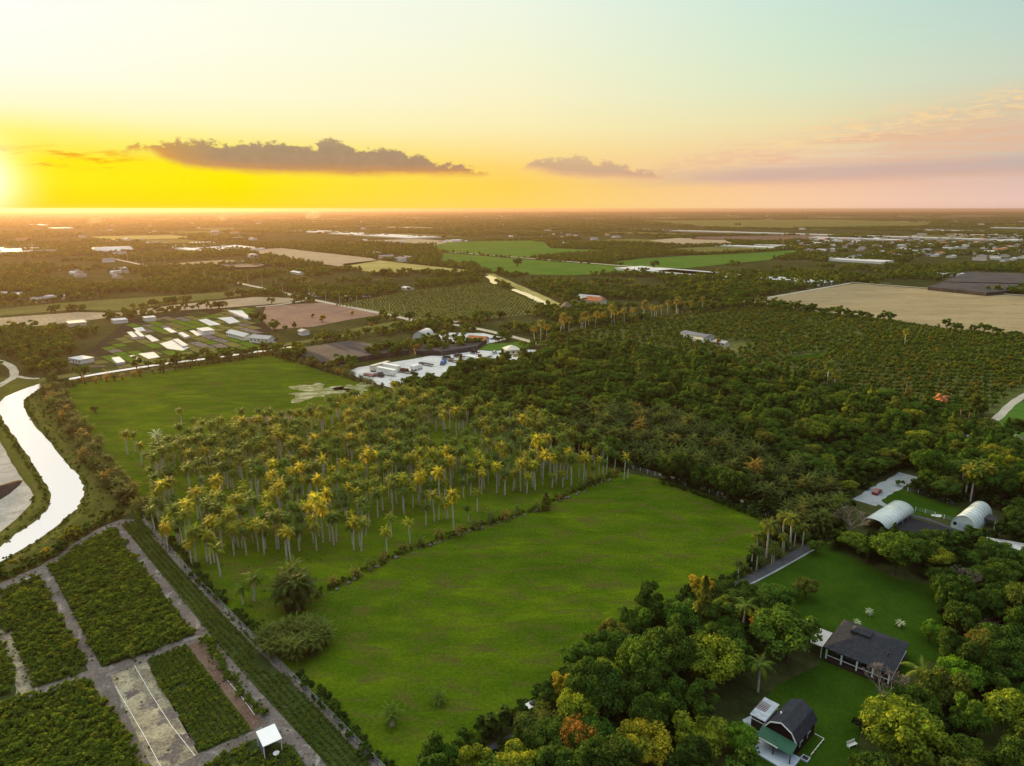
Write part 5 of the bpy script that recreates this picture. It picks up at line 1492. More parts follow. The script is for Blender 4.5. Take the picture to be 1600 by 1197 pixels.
br_ = mb.build('roof', M_shingle, barn)
mb = MB()
for (p_, q) in zip(prof[:-1], prof[1:]): mb.bar((-bl/2-0.30, p_[0], p_[1]+0.02), (-bl/2-0.30, q[0], q[1]+0.02), 0.10, 0.20)
mb.build('white_gable_trim', M_white, br_)
mb = MB(); mb.tube([(-1.4, 1.3, 4.6), (-1.4, 1.3, 5.1)], [0.16, 0.16], 8); mb.build('vent_pipe', M_white, br_)
mb = MB(); mb.add([(-bl/2-2.6, -W2-.2, 2.15), (-bl/2-0.32, -W2-.2, 3.0), (-bl/2-0.32, W2+.2, 3.0), (-bl/2-2.6, W2+.2, 2.15), (-bl/2-2.6, -W2-.2, 2.05), (-bl/2-0.32, -W2-.2, 2.9), (-bl/2-0.32, W2+.2, 2.9), (-bl/2-2.6, W2+.2, 2.05)], [(3,2,1,0),(4,5,6,7),(0,1,5,4),(1,2,6,5),(2,3,7,6),(3,0,4,7)])
mb.build('porch_roof', M_greenroof, barn)
mb = MB(); mb.box((-bl/2-2.64, 0.9, 2.14), (0.08, 3.4, 0.2)); mb.build('white_fascia', M_white, barn)
mb = MB(); mb.box((-bl/2-2.0, 0, 0.15), (4.4, W2*2+1.6, 0.3)); dk = mb.build('deck', M_deck, barn)
for sy in (-W2, 0, W2):
    mb = MB(); mb.box((-bl/2-2.45, sy, 1.15), (0.16, 0.16, 1.8)); mb.build('porch_post', M_dark, barn)
mb = MB(); mb.box((-bl/2+0.12, 0, 1.4), (0.1, 1.8, 2.1)); mb.build('door', M_dark, barn)
for x_ in (-1.8, 1.2):
    mb = MB(); mb.box((x_, -W2+0.12, 1.5), (1.1, 0.1, 1.0)); wf = mb.build('window', M_white, barn)
    mb = MB(); mb.box((x_, -W2+0.06, 1.5), (0.9, 0.1, 0.8)); mb.build('pane', M_glass, wf)
lf = local((barn.location.x, barn.location.y), ang_b)
q0 = lf(0.8, -W2-1.7)
o = MB(); o.box((0, 0, 0.4), (4.6, 0.12, 0.8)); 
pf = empty('low_fence', (q0[0], q0[1], 0), ang_b, 'low white border fence to the right of the small barn', 'fence')
mb = MB(); mb.bar((-2.6, 0, 0.45), (2.6, 0, 0.45), 0.08, 0.10); mb.bar((2.6, 0, 0.45), (2.6, 1.6, 0.45), 0.08, 0.1); mb.build('rail', M_white, pf)
for k in range(6):
    mb = MB(); mb.box((-2.6+k*1.04, 0, 0.25), (0.1, 0.1, 0.5)); mb.build('post', M_white, pf)
g = G(1258, 1187); tub = empty('planter_box', (g.x, g.y, 0), ang_b, 'small square white planter on the lawn in front of the barn deck', 'planter')
mb = MB()
for sx, sy, dx, dy in ((0, -.55, 1.2, .12), (0, .55, 1.2, .12), (-.55, 0, .12, .98), (.55, 0, .12, .98)): mb.box((sx, sy, 0.2), (dx, dy, 0.4))
mb.build('rim', M_deck, tub); mb = MB(); mb.box((0, 0, 0.14), (0.98, 0.98, 0.28)); mb.build('soil', M_darkwood, tub)

# --- open shed with patched metal roof ------------------------------------------------------
c0 = G(1172, 1115, 2.9); c1 = G(1195, 1089, 2.9); c2 = G(1218, 1101, 2.9); c3 = G(1195, 1128, 2.9)
ang_s = math.atan2(c1.y-c0.y, c1.x-c0.x)
cs = (c0+c1+c2+c3)/4; sl = ((c1-c0).length+(c2-c3).length)/2; sw_ = ((c3-c0).length+(c2-c1).length)/2
shed = empty('shed', (cs.x, cs.y, 0), ang_s, 'square dark shed with pale corrugated metal roof and rusty patch', 'shed')
mb = MB(); mb.box((0, 0, 1.35), (sl-0.5, sw_-0.5, 2.7)); mb.build('wall', M_darkwood, shed)
mb = MB(); mb.box((0, 0, 2.85), (sl, sw_, 0.08))
n_ = 13
for k in range(n_): mb.box((-sl/2+(k+.5)*sl/n_, 0, 2.91), (0.05, sw_, 0.05))
rf = mb.build('roof', M_galv, shed)
M_rust = plain('rusty_metal', (0.12, 0.05, 0.03), 0.9, 0.1, var=0.4, scale=2)
mb = MB()
for k in range(6): mb.box((-0.6+k*0.42, 0.5, 2.915), (0.2, 1.9, 0.03))
mb.build('rust_patch', M_rust, rf)
mb = MB()
for (x0_, y0_), (x1_, y1_) in (((-1, -1), (1, -1)), ((1, -1), (1, 1)), ((1, 1), (-1, 1)), ((-1, 1), (-1, -1))):
    mb.bar((x0_*(sl/2-.2), y0_*(sw_/2-.2), 2.1), (x1_*(sl/2-.2), y1_*(sw_/2-.2), 2.1), 0.12)
mb.build('trim', M_white, shed)
sheet('paved_patch', [(1160,1125),(1175,1118),(1205,1140),(1212,1152),(1190,1160),(1170,1145)], M_deck, 3, False)

# --- garden bench, small seat ------------------------------------------------------------------
def bench(px, py, rz, label, nm='bench'):
    g = G(px, py); r_ = empty(nm, (g.x, g.y, 0), rz, label, 'bench')
    mb = MB()
    for k in range(4): mb.box((0, -0.25+k*0.16, 0.45), (1.9, 0.12, 0.05))
    mb.build('seat', M_white, r_)
    mb = MB()
    for k in range(3): mb.box((0, 0.34, 0.62+k*0.16), (1.9, 0.05, 0.12))
    mb.build('backrest', M_white, r_)
    for sx in (-0.85, 0.85):
        mb = MB(); mb.box((sx, 0, 0.22), (0.08, 0.6, 0.44)); mb.build('leg', M_white, r_)
bench(1504, 1021, 2.6, 'white garden bench on the grass right of the house')
bench(1331, 1166, 0.4, 'pale seat at the right edge of the lower lawn')

# --- white-roofed shelter in the nursery ----------------------------------------------------
c0 = G(398, 1145, 2.9); c1 = G(428, 1132, 2.9); c2 = G(441, 1151, 2.9); c3 = G(413, 1166, 2.9)
an = math.atan2(c1.y-c0.y, c1.x-c0.x); cs = (c0+c1+c2+c3)/4; sl = ((c1-c0).length+(c2-c3).length)/2; sw_ = ((c3-c0).length+(c2-c1).length)/2
sh = empty('shelter', (cs.x, cs.y, 0), an, 'small nursery shelter with flat white roof beside the dirt path', 'shelter')
mb = MB(); mb.add([(-sl/2,-sw_/2,2.75),(sl/2,-sw_/2,2.75),(sl/2,sw_/2,3.05),(-sl/2,sw_/2,3.05),(-sl/2,-sw_/2,2.63),(sl/2,-sw_/2,2.63),(sl/2,sw_/2,2.93),(-sl/2,sw_/2,2.93)], [(0,1,2,3),(7,6,5,4),(0,4,5,1),(1,5,6,2),(2,6,7,3),(3,7,4,0)])
mb.build('roof', plain('bright_white_roof', (0.86, 0.87, 0.86), 0.5, 0.4, var=0.03), sh)
for sx in (-1, 1):
    for sy in (-1, 1):
        mb = MB(); mb.box((sx*(sl/2-.15), sy*(sw_/2-.15), 1.3), (0.12, 0.12, 2.6)); mb.build('post', M_white, sh)
mb = MB(); mb.box((0, sw_/2-0.2, 1.2), (sl-0.5, 0.08, 2.4)); mb.box((-sl/2+0.2, 0, 1.2), (0.08, sw_-0.6, 2.4)); mb.build('wall', plain('blue_grey_boards', (0.10, 0.14, 0.19), 0.8), sh)
lf = local((cs.x, cs.y), an); q0 = lf(0.3, -sw_/2-0.5)
tb = empty('wash_stand', (q0[0], q0[1], 0), an, 'small white table standing in front of the nursery shelter', 'table')
mb = MB(); mb.tube([(0, 0, 0.8), (0, 0, 0.87)], [0.55, 0.55], 12); mb.build('table_top', M_white, tb)
mb = MB(); mb.tube([(0, 0, 0), (0, 0, 0.8)], [0.08, 0.08], 8); mb.build('leg', M_white, tb)

# --- arched greenhouses -----------------------------------------------------------------------
def arched(pa, pb, w_, h_, label, mat, ribs=12, ends=(False, True), nm='greenhouse', door=False, mid=None, lift=0.0):
    A = G(*pa); B = G(*pb); an = math.atan2(B.y-A.y, B.x-A.x); l = (B-A).length; c = (A+B)/2
    root = empty(nm, (c.x, c.y, 0), an, label, 'greenhouse')
    n_ = 16; pr = []
    for i in range(n_+1):
        t_ = math.pi*i/n_; pr.append((-math.cos(t_)*w_/2, lift + (math.sin(t_)**0.85)*h_))
    outer = pr; inner = [(y_*0.985, z_-0.05) for y_, z_ in reversed(pr)]
    mb = MB(); mb.prism(outer+inner, -l/2, l/2); mb.build('cover', mat, root, True)
    mb = MB()
    for k in range(ribs+1):
        x_ = -l/2+0.05+k*(l-0.1)/ribs
        for (y0_, z0_), (y1_, z1_) in zip(pr[:-1], pr[1:]): mb.bar((x_, y0_*1.004, z0_+0.03), (x_, y1_*1.004, z1_+0.03), 0.09)
    mb.build('hoop', M_galv, root)
    for s_, on in zip((-1, 1), ends):
        if on:
            mb = MB(); mb.prism([(y_*0.98, max(0, z_-0.06)) for y_, z_ in pr], s_*(l/2-0.12), s_*(l/2-0.2)); mb.build('end_wall', mat, root)
            if door:
                mb = MB(); mb.box((s_*(l/2-0.08), 0.3, 1.3), (0.08, 2.0, 2.6)); mb.build('door', M_deck, root)
                for y_ in (-w_*0.3, w_*0.32, w_*0.12+1.4):
                    mb = MB(); mb.box((s_*(l/2-0.08), y_, 1.7), (0.1, 0.7, 0.9)); mb.build('window', M_black, root)
    if lift:
        for s_ in (-1, 1):
            for k in range(6):
                mb = MB(); mb.box((-l/2+0.3+k*(l-0.6)/5, s_*w_/2, lift/2), (0.12, 0.12, lift)); mb.build('post', M_galv, root)
    return root
arched((1364,830), (1408,801), 6.8, 2.5, 'long arched greenhouse with pale ribbed cover beside the big round tree', M_poly, 16, (False, False), lift=1.2)
arched((1503,830), (1531,806), 6.2, 4.7, 'short tall arched greenhouse with door and windows in its end', M_poly, 8, (True, True), door=True)
g = G(1537, 818); an_ = empty('annex', (g.x, g.y, 0), ang_h, 'black lean-to beside the short arched greenhouse', 'shed')
mb = MB(); mb.box((0, 0, 2.4), (6.0, 4.5, 0.12)); mb.build('roof', M_shadecloth, an_)
for sx in (-2.8, 2.8):
    for sy in (-2.1, 2.1):
        mb = MB(); mb.box((sx, sy, 1.2), (0.15, 0.15, 2.4)); mb.build('post', M_white, an_)
arched((655,531), (668,524), 10, 5.5, 'white arched tunnel at the upper end of the nursery yards', M_polyw, 8, (True, False), nm='tunnel')

# --- shade houses -------------------------------------------------------------------------------
def shade_house(px, h, label, mat=M_shadecloth, grid=(8, 4), wh=True):
    g = GP(px, h); cx = sum(q[0] for q in g)/len(g); cy = sum(q[1] for q in g)/len(g)
    root = empty('shade_house', (cx, cy, 0), 0, label, 'shade house')
    mb = MB(); n_ = len(g)
    top = [(x_-cx, y_-cy, h) for x_, y_ in g]; bt = [(x_-cx, y_-cy, h-0.12) for x_, y_ in g]
    mb.add(top+bt, [tuple(range(n_)), tuple(reversed(range(n_, 2*n_)))]+[(i, n_+i, n_+(i+1) % n_, (i+1) % n_) for i in range(n_)])
    mb.build('roof', mat, root)
    if wh:
        mb = MB()
        for i in range(n_):
            (xa, ya), (xb, yb) = g[i], g[(i+1) % n_]
            mb.bar((xa-cx, ya-cy, h*0.5), (xb-cx, yb-cy, h*0.5), 0.06, h*0.97)
        mb.build('side_cloth', mat, root)
    for i in range(n_):
        (xa, ya), (xb, yb) = g[i], g[(i+1) % n_]; l = math.hypot(xb-xa, yb-ya); m__ = min(10, max(1, int(l/14)))
        for k in range(m__):
            t_ = k/m__
            mb = MB(); mb.box((xa+(xb-xa)*t_-cx, ya+(yb-ya)*t_-cy, h/2+0.1), (0.25, 0.25, h+0.2)); mb.build('post', M_wood, root)
    return root
shade_house([(450,546),(548,532),(600,540),(640,546),(502,566)], 3.2, 'wide low black shade house behind the left pasture')
shade_house([(640,537),(690,540),(760,531),(745,541),(690,549),(650,548)], 3.0, 'narrow black shade house below the upper yard')
shade_house([(1450,448),(1473,441),(1600,444),(1680,446),(1540,457)], 4.0, 'front slate-grey shade house right of the tan field')
shade_house([(1473,440),(1512,425),(1700,430),(1690,444)], 4.0, 'rear slate-grey shade house right of the tan field')
shade_house([(262,412),(350,406),(430,410),(400,417),(300,418)], 3.5, 'long brown-grey shade house in the left distance')
# low white covers of the left nursery
for i, q in enumerate(WHITES):
    g = GP(q, 0.3); cx = sum(a_[0] for a_ in g)/len(g); cy = sum(a_[1] for a_ in g)/len(g); n_ = len(g)
    if i % 3 == 2:
        o = shade_house(q, 1.6, f'white-roofed nursery house, number counted from the left would change, at the {"far" if i < 8 else "near"} side', M_polyw, wh=True)
        o["label"] = ['white-roofed nursery house with a notch, farthest to the left', 'white-roofed nursery house at the left end of the long diagonal', 'white-roofed nursery house in the middle of the beds', 'white-roofed nursery house beside the big white roof', 'white-roofed nursery house near the levee road'][(i//3) % 5]
        o.name = 'nursery_house'
    else:
        mb = MB(); mb.add([(x_-cx, y_-cy, 0.35) for x_, y_ in g]+[(x_-cx, y_-cy, 0.0) for x_, y_ in g], [tuple(range(n_))]+[(a_, n_+a_, n_+(a_+1) % n_, (a_+1) % n_) for a_ in range(n_)])
        o = mb.build('covered_bed', M_polyw); o.location = (cx, cy, 0.05)
        tag(o, 'low white-covered planting bed in the left nursery', 'planting bed', 'white-covered beds of the left nursery')

# --- generic houses -----------------------------------------------------------------------------
_hm = {}
def house_meshes(w_, l, h, rh, wm, rm, style='gable'):
    key = (w_, l, h, rh, wm.name, rm.name, style)
    if key in _hm: return _hm[key]
    mb = MB(); mb.prism([(-w_/2, 0), (w_/2, 0), (w_/2, h), (0, h+rh-0.1), (-w_/2, h)] if style == 'gable' else [(-w_/2, 0), (w_/2, 0), (w_/2, h), (-w_/2, h)], -l/2, l/2)
    wmesh = mb.mesh('wall', wm)
    mb = MB()
    if style == 'gable':
        o_ = 0.5; th = 0.15
        pr = [(-w_/2-o_, h-o_*rh/(w_/2)), (0, h+rh), (w_/2+o_, h-o_*rh/(w_/2))]
        mb.prism([(y_, z_+th) for y_, z_ in pr]+[(y_, z_) for y_, z_ in reversed(pr)], -l/2-o_, l/2+o_)
    elif style == 'hip': hip(mb, l/2+.5, w_/2+.5, h, h+rh, max(l/2-w_/2*0.9, 0.3))
    elif style == 'pyramid': hip(mb, l/2+.5, w_/2+.5, h, h+rh, 0.05)
    else: mb.box((0, 0, h+0.15), (l+0.6, w_+0.6, 0.3))
    rmesh = mb.mesh('roof', rm)
    mb = MB()
    nwin = max(2, int(l/3))
    for k in range(nwin):
        for s_ in (-1, 1): mb.box((-l/2+(k+.5)*l/nwin, s_*(w_/2+0.02), h*0.55), (1.1, 0.08, 1.1))
    wi = mb.mesh('window', M_glass)
    _hm[key] = (wmesh, rmesh, wi)
    return _hm[key]
def building(px, py, w_, l, h, rh, wm, rm, label, group=None, rz=None, style='gable', name='house', wins=True, cat=None):
    g = G(px, py)
    r_ = empty(name, (g.x, g.y, 0), GRID if rz is None else rz, label, cat or name.replace('_', ' '), group)
    ms = house_meshes(w_, l, h, rh, wm, rm, style)
    for pn, me in zip(('wall', 'roof', 'window'), ms if wins else ms[:2]):
        o = bpy.data.objects.new(pn, me); COL.objects.link(o); o.parent = r_
    return r_
building(1088, 531, 9, 22, 4, 1.2, M_white, M_greyroof, 'white farm building with grey roof and dark doorways amid orchards', rz=GRID-0.1, name='farm_building')
building(1100, 534, 8, 10, 4, 0.8, M_white, M_greyroof, 'white wing at the right end of the farm building amid orchards', rz=GRID+1.4, name='farm_building')
building(1127, 541, 6, 9, 3, 1, M_cream, M_paleroof, 'small pale house beside the rust-red tree', rz=GRID)
building(922, 472, 18, 24, 4, 3, M_white, M_paleroof, 'large white barn near the distant canal bend', rz=GRID+0.2, name='barn')
building(930, 475, 14, 18, 4, 3, M_cream, M_terra, 'orange-roofed house in front of the large white barn', rz=GRID+0.2)
building(885, 490, 16, 16, 3, 8, M_wood, M_thatch, 'round-looking thatched hut with steep pointed roof', style='pyramid', name='thatched_hut', rz=0.3, wins=False)
building(747, 536, 8, 13, 3, 2, M_cream, M_terra, 'orange-roofed shed between the two gravel yards', rz=GRID+0.5, name='shed')
building(799, 553, 9, 9, 3.5, 2.4, M_cream, M_cream, 'beige cottage with pointed roof at the right end of the truck yard', style='pyramid', rz=0.3)
building(870, 556, 10, 14, 3, 1, M_white, M_paleroof, 'pale roofed shed right of the beige cottage', style='flat', name='shed')
building(128, 566, 8, 12, 2.6, 1, M_white, M_polyw, 'white-roofed house on the rubble lot behind the levee road', style='flat', rz=GRID+.4)
building(120, 508, 12, 16, 2.6, 1, M_cream, M_paleroof, 'pale house in the trees above the left nursery', style='flat')
building(187, 504, 10, 12, 2.6, 1, M_white, M_polyw, 'white shed at the near corner of the pale field', style='flat', name='shed')
building(234, 501, 8, 10, 3, 1, M_white, M_polyw, 'small white shed in the tree belt of the left nursery', style='flat', name='shed')
building(375, 528, 7, 26, 3, 1.6, M_white, M_polyw, 'long white barn in the right part of the left nursery', rz=GRID+.15, name='barn')
building(322, 521, 8, 16, 3, 1, M_white, M_polyw, 'white nursery shed with a shaded porch among the beds', style='flat', name='shed')
building(411, 535, 8, 16, 3.5, 1.6, M_white, M_paleroof, 'white house beside the hedge at the end of the levee road', rz=GRID+.5)
building(475, 523, 6, 7, 3, 1, M_white, M_paleroof, 'tiny white cottage among the hedges right of the left nursery')
building(1600, 741, 8, 10, 3.5, 1, M_white, M_paleroof, 'white building cut by the right edge of the picture', style='flat')
for px, py, l, lb in ((527,461,26,'long white shed right of the pole line'), (493,463,16,'pale shed with brown roof by the pole line'), (510,448,14,'small white roof in the tree belt'), (465,428,32,'long white roof among distant trees left of the dry field'), (572,463,14,'small white roof at the orchard corner'), (637,453,14,'little white roof at the far edge of the orchard'), (541,468,9,'white tent-like roof beside the country road')):
    building(px, py, 8, l, 2.6, 1.2, M_white, M_polyw, lb, name='shed')
for px, py, w_, l, lb in ((18,390,140,330,'huge white greenhouse roof at the far left edge'), (60,352,60,260,'long pale greenhouse strip near the left horizon'), (95,357,80,180,'pale greenhouse roof near the left horizon'), (545,365.5,120,1050,'very long white greenhouse range in the distance left of centre'), (1225,366,50,1450,'long thin silver greenhouse strip right of centre'), (1060,427.5,60,190,'white greenhouse range below the green fields'), (1085,430,40,110,'lower white greenhouse range below the green fields'), (1240,441,40,90,'pale greenhouse group before the tan field'), (1305,405,30,110,'pale roofs cluster in front of the far town'), (1345,409,50,90,'white roofed school-like block before the far town'), (1335,374,60,260,'wide orange-white roof left of the far town'), (1470,361,90,330,'long pale roof behind the far town'), (1590,357,90,200,'wide beige hall near the right horizon'), (1470,347,90,300,'white hall near the right horizon'), (1175,387,40,180,'white packing sheds right of the green fields'), (1210,385,40,90,'smaller white packing shed right of the green fields'), (310,389,90,320,'pale warehouse range left of the tan fields'), (350,385,50,420,'long pale roofs left of the tan fields'), (1500,431,16,40,'white shed at the back of the grey shade house'), (1470,431,12,26,'small white shed left of the other on the grey shade house edge'), (1085,431,10,60,'narrow white shed at the orchard corner')):
    building(px, py, w_, l, 3.2, 1, M_white, M_polyw, lb, style='flat', name='greenhouse_range' if 'green' in lb else 'hall', wins=False, cat='greenhouse' if 'greenhouse' in lb else 'hall')
# the domed white hall on the left
g = G(176, 394); dm = empty('domed_hall', (g.x, g.y, 0), GRID, 'broad white domed hall in the left distance', 'hall')
mb = MB(); mb.prism([(-46+92*i/14, 2.5+9*math.sin(math.pi*i/14)**0.8) for i in range(15)], -34, 34, axis='y'); mb.v = [(x_, y_, z_) for (x_, y_, z_) in mb.v]
mb.build('roof', M_polyw, dm, True)
mb = MB(); mb.box((0, 0, 1.6), (90, 66, 3.2)); mb.build('wall', M_white, dm)
# the far town and scattered farmhouses
TOWN = [(1245,374),(1600,366),(1600,412),(1500,408),(1420,400),(1330,402),(1250,396)]
tx, ty = fill(TOWN, 30, GRID, 0.3, 91, 42)
sel = rng.permutation(len(tx))
HM = [(M_white, M_paleroof), (M_cream, M_greyroof), (M_white, M_polyw), (M_cream, M_terra), (M_white, M_greyroof)]
HN = ['pale-roofed', 'grey-roofed', 'white-roofed', 'orange-roofed', 'white-walled grey-roofed']
cnt = 0
TW = []
for i in sel:
    if cnt >= 200: break
    q = [0, 0, 1, 1, 2, 3, 4, 1][rnd.randrange(8)]; px, py = P(tx[i], ty[i])
    if px > 1640: continue
    sec = 'left' if px < 1370 else 'middle' if px < 1490 else 'right'; row = 'far' if py < 382 else 'near' if py > 394 else 'central'
    building(px, py, rnd.choice((8, 10, 12)), rnd.choice((12, 15, 20)), 3.2, 1.8, HM[q][0], HM[q][1], f'{HN[q]} house in the {row} {sec} part of the far town', f'{HN[q]} houses in the {row} {sec} part of the far town', GRID+rnd.choice((0, 1.57)), 'hip' if q % 2 else 'gable', wins=False)
    TW.append((tx[i], ty[i])); cnt += 1
scat = [(x_, y_) for x_, y_ in [(rnd.uniform(0, 1600), 336+rnd.random()**1.4*75) for _ in range(75)]]
for px, py in scat:
    g = G(px, py)
    if is_open(np.array([g.x]), np.array([g.y]))[0] or inpoly(np.array([px]), np.array([py]), TOWN)[0]: continue
    q = rnd.randrange(5); k = rnd.choice((0.8, 1.0, 1.3))
    sec = 'left' if px < 500 else 'middle' if px < 1000 else 'right'
    dep = 'near the horizon' if py < 350 else 'in the distance'
    building(px, py, 12*k, 22*k, 5, 2, HM[q][0], HM[q][1], f'{HN[q]} farm building {dep}, {sec} third', f'{HN[q]} farm buildings {dep}, {sec} third', GRID+rnd.choice((0, 1.57)), 'gable', name='farm_building', wins=False)
for i_, (px0, py0, px1, py1) in enumerate(((85,420,200,436),(0,462,90,472),(560,375,740,380),(790,364,900,372),(150,375,260,384))):
    for k in range(12):
        px = rnd.uniform(px0, px1); py = rnd.uniform(py0, py1); q = rnd.randrange(3)
        building(px, py, rnd.choice((6, 8)), rnd.choice((9, 14, 20)), 2.8, 1.3, HM[q][0], HM[q][1], f'{HN[q]} building of the farm cluster ' + ('beyond the strip field on the left', 'at the left edge behind the grass strip', 'behind the big green field', 'between the green fields and the horizon', 'below the left horizon')[i_], f'{HN[q]} buildings of farm cluster ' + 'ABCDE'[i_].lower(), GRID+rnd.choice((0, 1.57, .2)), name='farm_building', wins=False)
# ================================================================== poles, fences, vehicles, yard things
def pole(px, py, h, label, group=None, arm=True, mat=M_concrete):
    g = G(px, py); r_ = empty('utility_pole', (g.x, g.y, 0), GRID+0.3, label, 'pole', group)
    mb = MB(); mb.tube([(0, 0, -0.2), (0, 0, h)], [0.3, 0.18], 6); mb.build('shaft', mat, r_)
    if arm:
        mb = MB(); mb.box((0, 0, h-0.6), (0.14, 2.4, 0.14)); mb.box((0, 0, h-1.6), (0.12, 1.8, 0.12)); mb.build('crossarm', M_wood, r_)
for i, (px, py) in enumerate(((483,465),(509,470.5),(531,475.5),(558,481.5),(583,486),(609,491.5),(632,496))):
    pole(px, py, 11, ['utility pole at the far end of the country road row', 'second pale utility pole from the far end of the road row', 'third pale utility pole from the far end of the road row', 'middle pale utility pole of the road row', 'third nearest pale utility pole of the road row', 'second nearest pale utility pole of the road row', 'nearest pale utility pole of the road row by the bend'][i])
for px, py in ((320,437),(346,442),(360,443),(388,446),(410,449),(432,451),(442,457)): pole(px, py, 14, 'distant utility pole along the country road past the strip field', 'distant poles along the country road')
for px, py in ((186,408),(200,410),(213,411),(224,414),(242,417),(258,414)): pole(px, py, 18, 'far utility pole near the domed hall', 'far poles near the domed hall')
for i, (px, py) in enumerate(((1434,646),(1497,672),(1510,676),(1414,623))): pole(px, py, 9, ['wooden pole rising above the wood left of the grey pad', 'wooden pole beside the paved pad on its left', 'wooden pole in front of the paved pad', 'thin wooden pole at the orchard edge'][i], None, True, M_wood)
g = G(1223, 387); tw = empty('lattice_tower', (g.x, g.y, 0), 0, 'tall thin lattice mast in front of the silver strip', 'tower')
mb = MB()
H_ = 36
for a_ in range(3):
    an = a_*2.094; mb.bar((math.cos(an)*2.0, math.sin(an)*2.0, 0), (math.cos(an)*0.5, math.sin(an)*0.4, H_), 0.3)
mb.build('legs', M_dark, tw)
mb = MB()
for k in range(12):
    z0_, z1_ = k*H_/12, (k+1)*H_/12; r0_ = 2.0-1.5*k/12; r1_ = 2.0-1.5*(k+1)/12
    for a_ in range(3): mb.bar((math.cos(a_*2.094)*r0_, math.sin(a_*2.094)*r0_, z0_), (math.cos((a_+1)*2.094)*r1_, math.sin((a_+1)*2.094)*r1_, z1_), 0.25)
mb.build('bracing', M_dark, tw)

# nursery wire fence
def fence(px, step, h, label, maxp=95, wire=True, pm=None, nm='wire_fence'):
    line = GP(px); x0_, y0_ = line[0]
    r_ = empty(nm, (x0_, y0_, 0), 0, label, 'fence')
    pts_ = along(px, step, 5, 0.0)
    pme = MB(); pme.box((0, 0, h/2), (0.12, 0.12, h)); pme = pme.mesh('post', pm or M_wood)
    for x_, y_ in pts_[:maxp]:
        o = bpy.data.objects.new('post', pme); COL.objects.link(o); o.parent = r_; o.location = (x_-x0_, y_-y0_, 0)
    if wire:
        mb = MB()
        for a_, b_ in zip(line[:-1], line[1:]):
            for z_ in (h*0.35, h*0.65, h*0.95): mb.bar((a_[0]-x0_, a_[1]-y0_, z_), (b_[0]-x0_, b_[1]-y0_, z_), 0.03)
        mb.build('wire', M_galv, r_)
fence([(224,812),(302,903),(402,1006),(482,1086),(606,1213)], 3.2, 1.7, 'wire fence on wooden posts between the nursery and the pasture')
fence([(1430,799),(1448,803),(1468,809),(1492,817)], 2.6, 1.4, 'row of pale fence posts along the black ground fabric', pm=M_white)
fence([(1418,768),(1440,772),(1465,780),(1490,790)], 3.0, 1.4, 'pale posts at the back of the fenced grass yard', pm=M_white)
fence([(978,730),(1038,748),(1115,773),(1210,812)], 3.0, 1.5, 'fence along the far end of the near pasture', pm=M_white)

# irrigation pipes on the bare plots
def pipe(px, label, r_=0.035):
    g_ = GP(px); mb = MB(); x0_, y0_ = g_[0]
    for a_, b_ in zip(g_[:-1], g_[1:]): mb.bar((a_[0]-x0_, a_[1]-y0_, 0.12), (b_[0]-x0_, b_[1]-y0_, 0.12), r_*2)
    o = mb.build('irrigation_pipe', M_white); o.location = (x0_, y0_, 0); tag(o, label, 'pipe')
pipe([(180,1072),(205,1115),(228,1155),(252,1200)], 'white pipe along the left side of the bare sand plot')
pipe([(210,1040),(236,1085),(268,1135),(305,1182)], 'white pipe along the right side of the bare sand plot')
pipe([(354,1062),(380,1093),(398,1118)], 'white pipe beside the brown mulch strip')

# vehicles ----------------------------------------------------------------------------
def wheels(root, xs, w_, r_=0.42, tw=0.28):
    for x_ in xs:
        for s_ in (-1, 1):
            mb = MB(); mb.tube([(x_, s_*(w_/2-tw), r_), (x_, s_*w_/2, r_)], [r_, r_], 12); o = mb.build('wheel', M_tyre, root)
            mb = MB(); mb.tube([(x_, s_*(w_/2-tw*0.4), r_), (x_, s_*(w_/2+0.02), r_)], [r_*0.5, r_*0.5], 8); mb.build('rim', M_galv, o)
def car(px, py, rz, mat, label, l=4.6, tall=1.5, z=0.0):
    g = G(px, py); r_ = empty('car', (g.x, g.y, 0.05), rz, label, 'car'); h = l/2
    mb = MB(); mb.prism([(-h, .35), (h, .35), (h, .75), (h-.15, .88), (h-1.1, .98), (-h+.9, 1.0), (-h+.05, .92)], -0.88, 0.88, axis='y')
    mb.v = [(x_, y_, z_) for x_, y_, z_ in mb.v]; mb.build('body', mat, r_)
    mb = MB(); mb.prism([(h-1.25, .97), (h-1.85, tall-.03), (-h+1.1, tall-.03), (-h+.45, .99)], -0.78, 0.78, axis='y'); mb.build('window', M_glass, r_)
    mb = MB(); mb.prism([(h-1.8, tall-.04), (h-1.95, tall+.03), (-h+1.2, tall+.03), (-h+1.05, tall-.04)], -0.74, 0.74, axis='y'); mb.build('roof', mat, r_)
    wheels(r_, (-h+.85, h-.9), 1.78, 0.33, 0.22)
    for s_ in (-.6, .6):
        mb = MB(); mb.box((h+.01, s_, .68), (.05, .3, .14)); mb.build('headlight', M_white, r_)
        mb = MB(); mb.box((-h-.01, s_, .75), (.05, .3, .14)); mb.build('tail_light', M_red, r_)
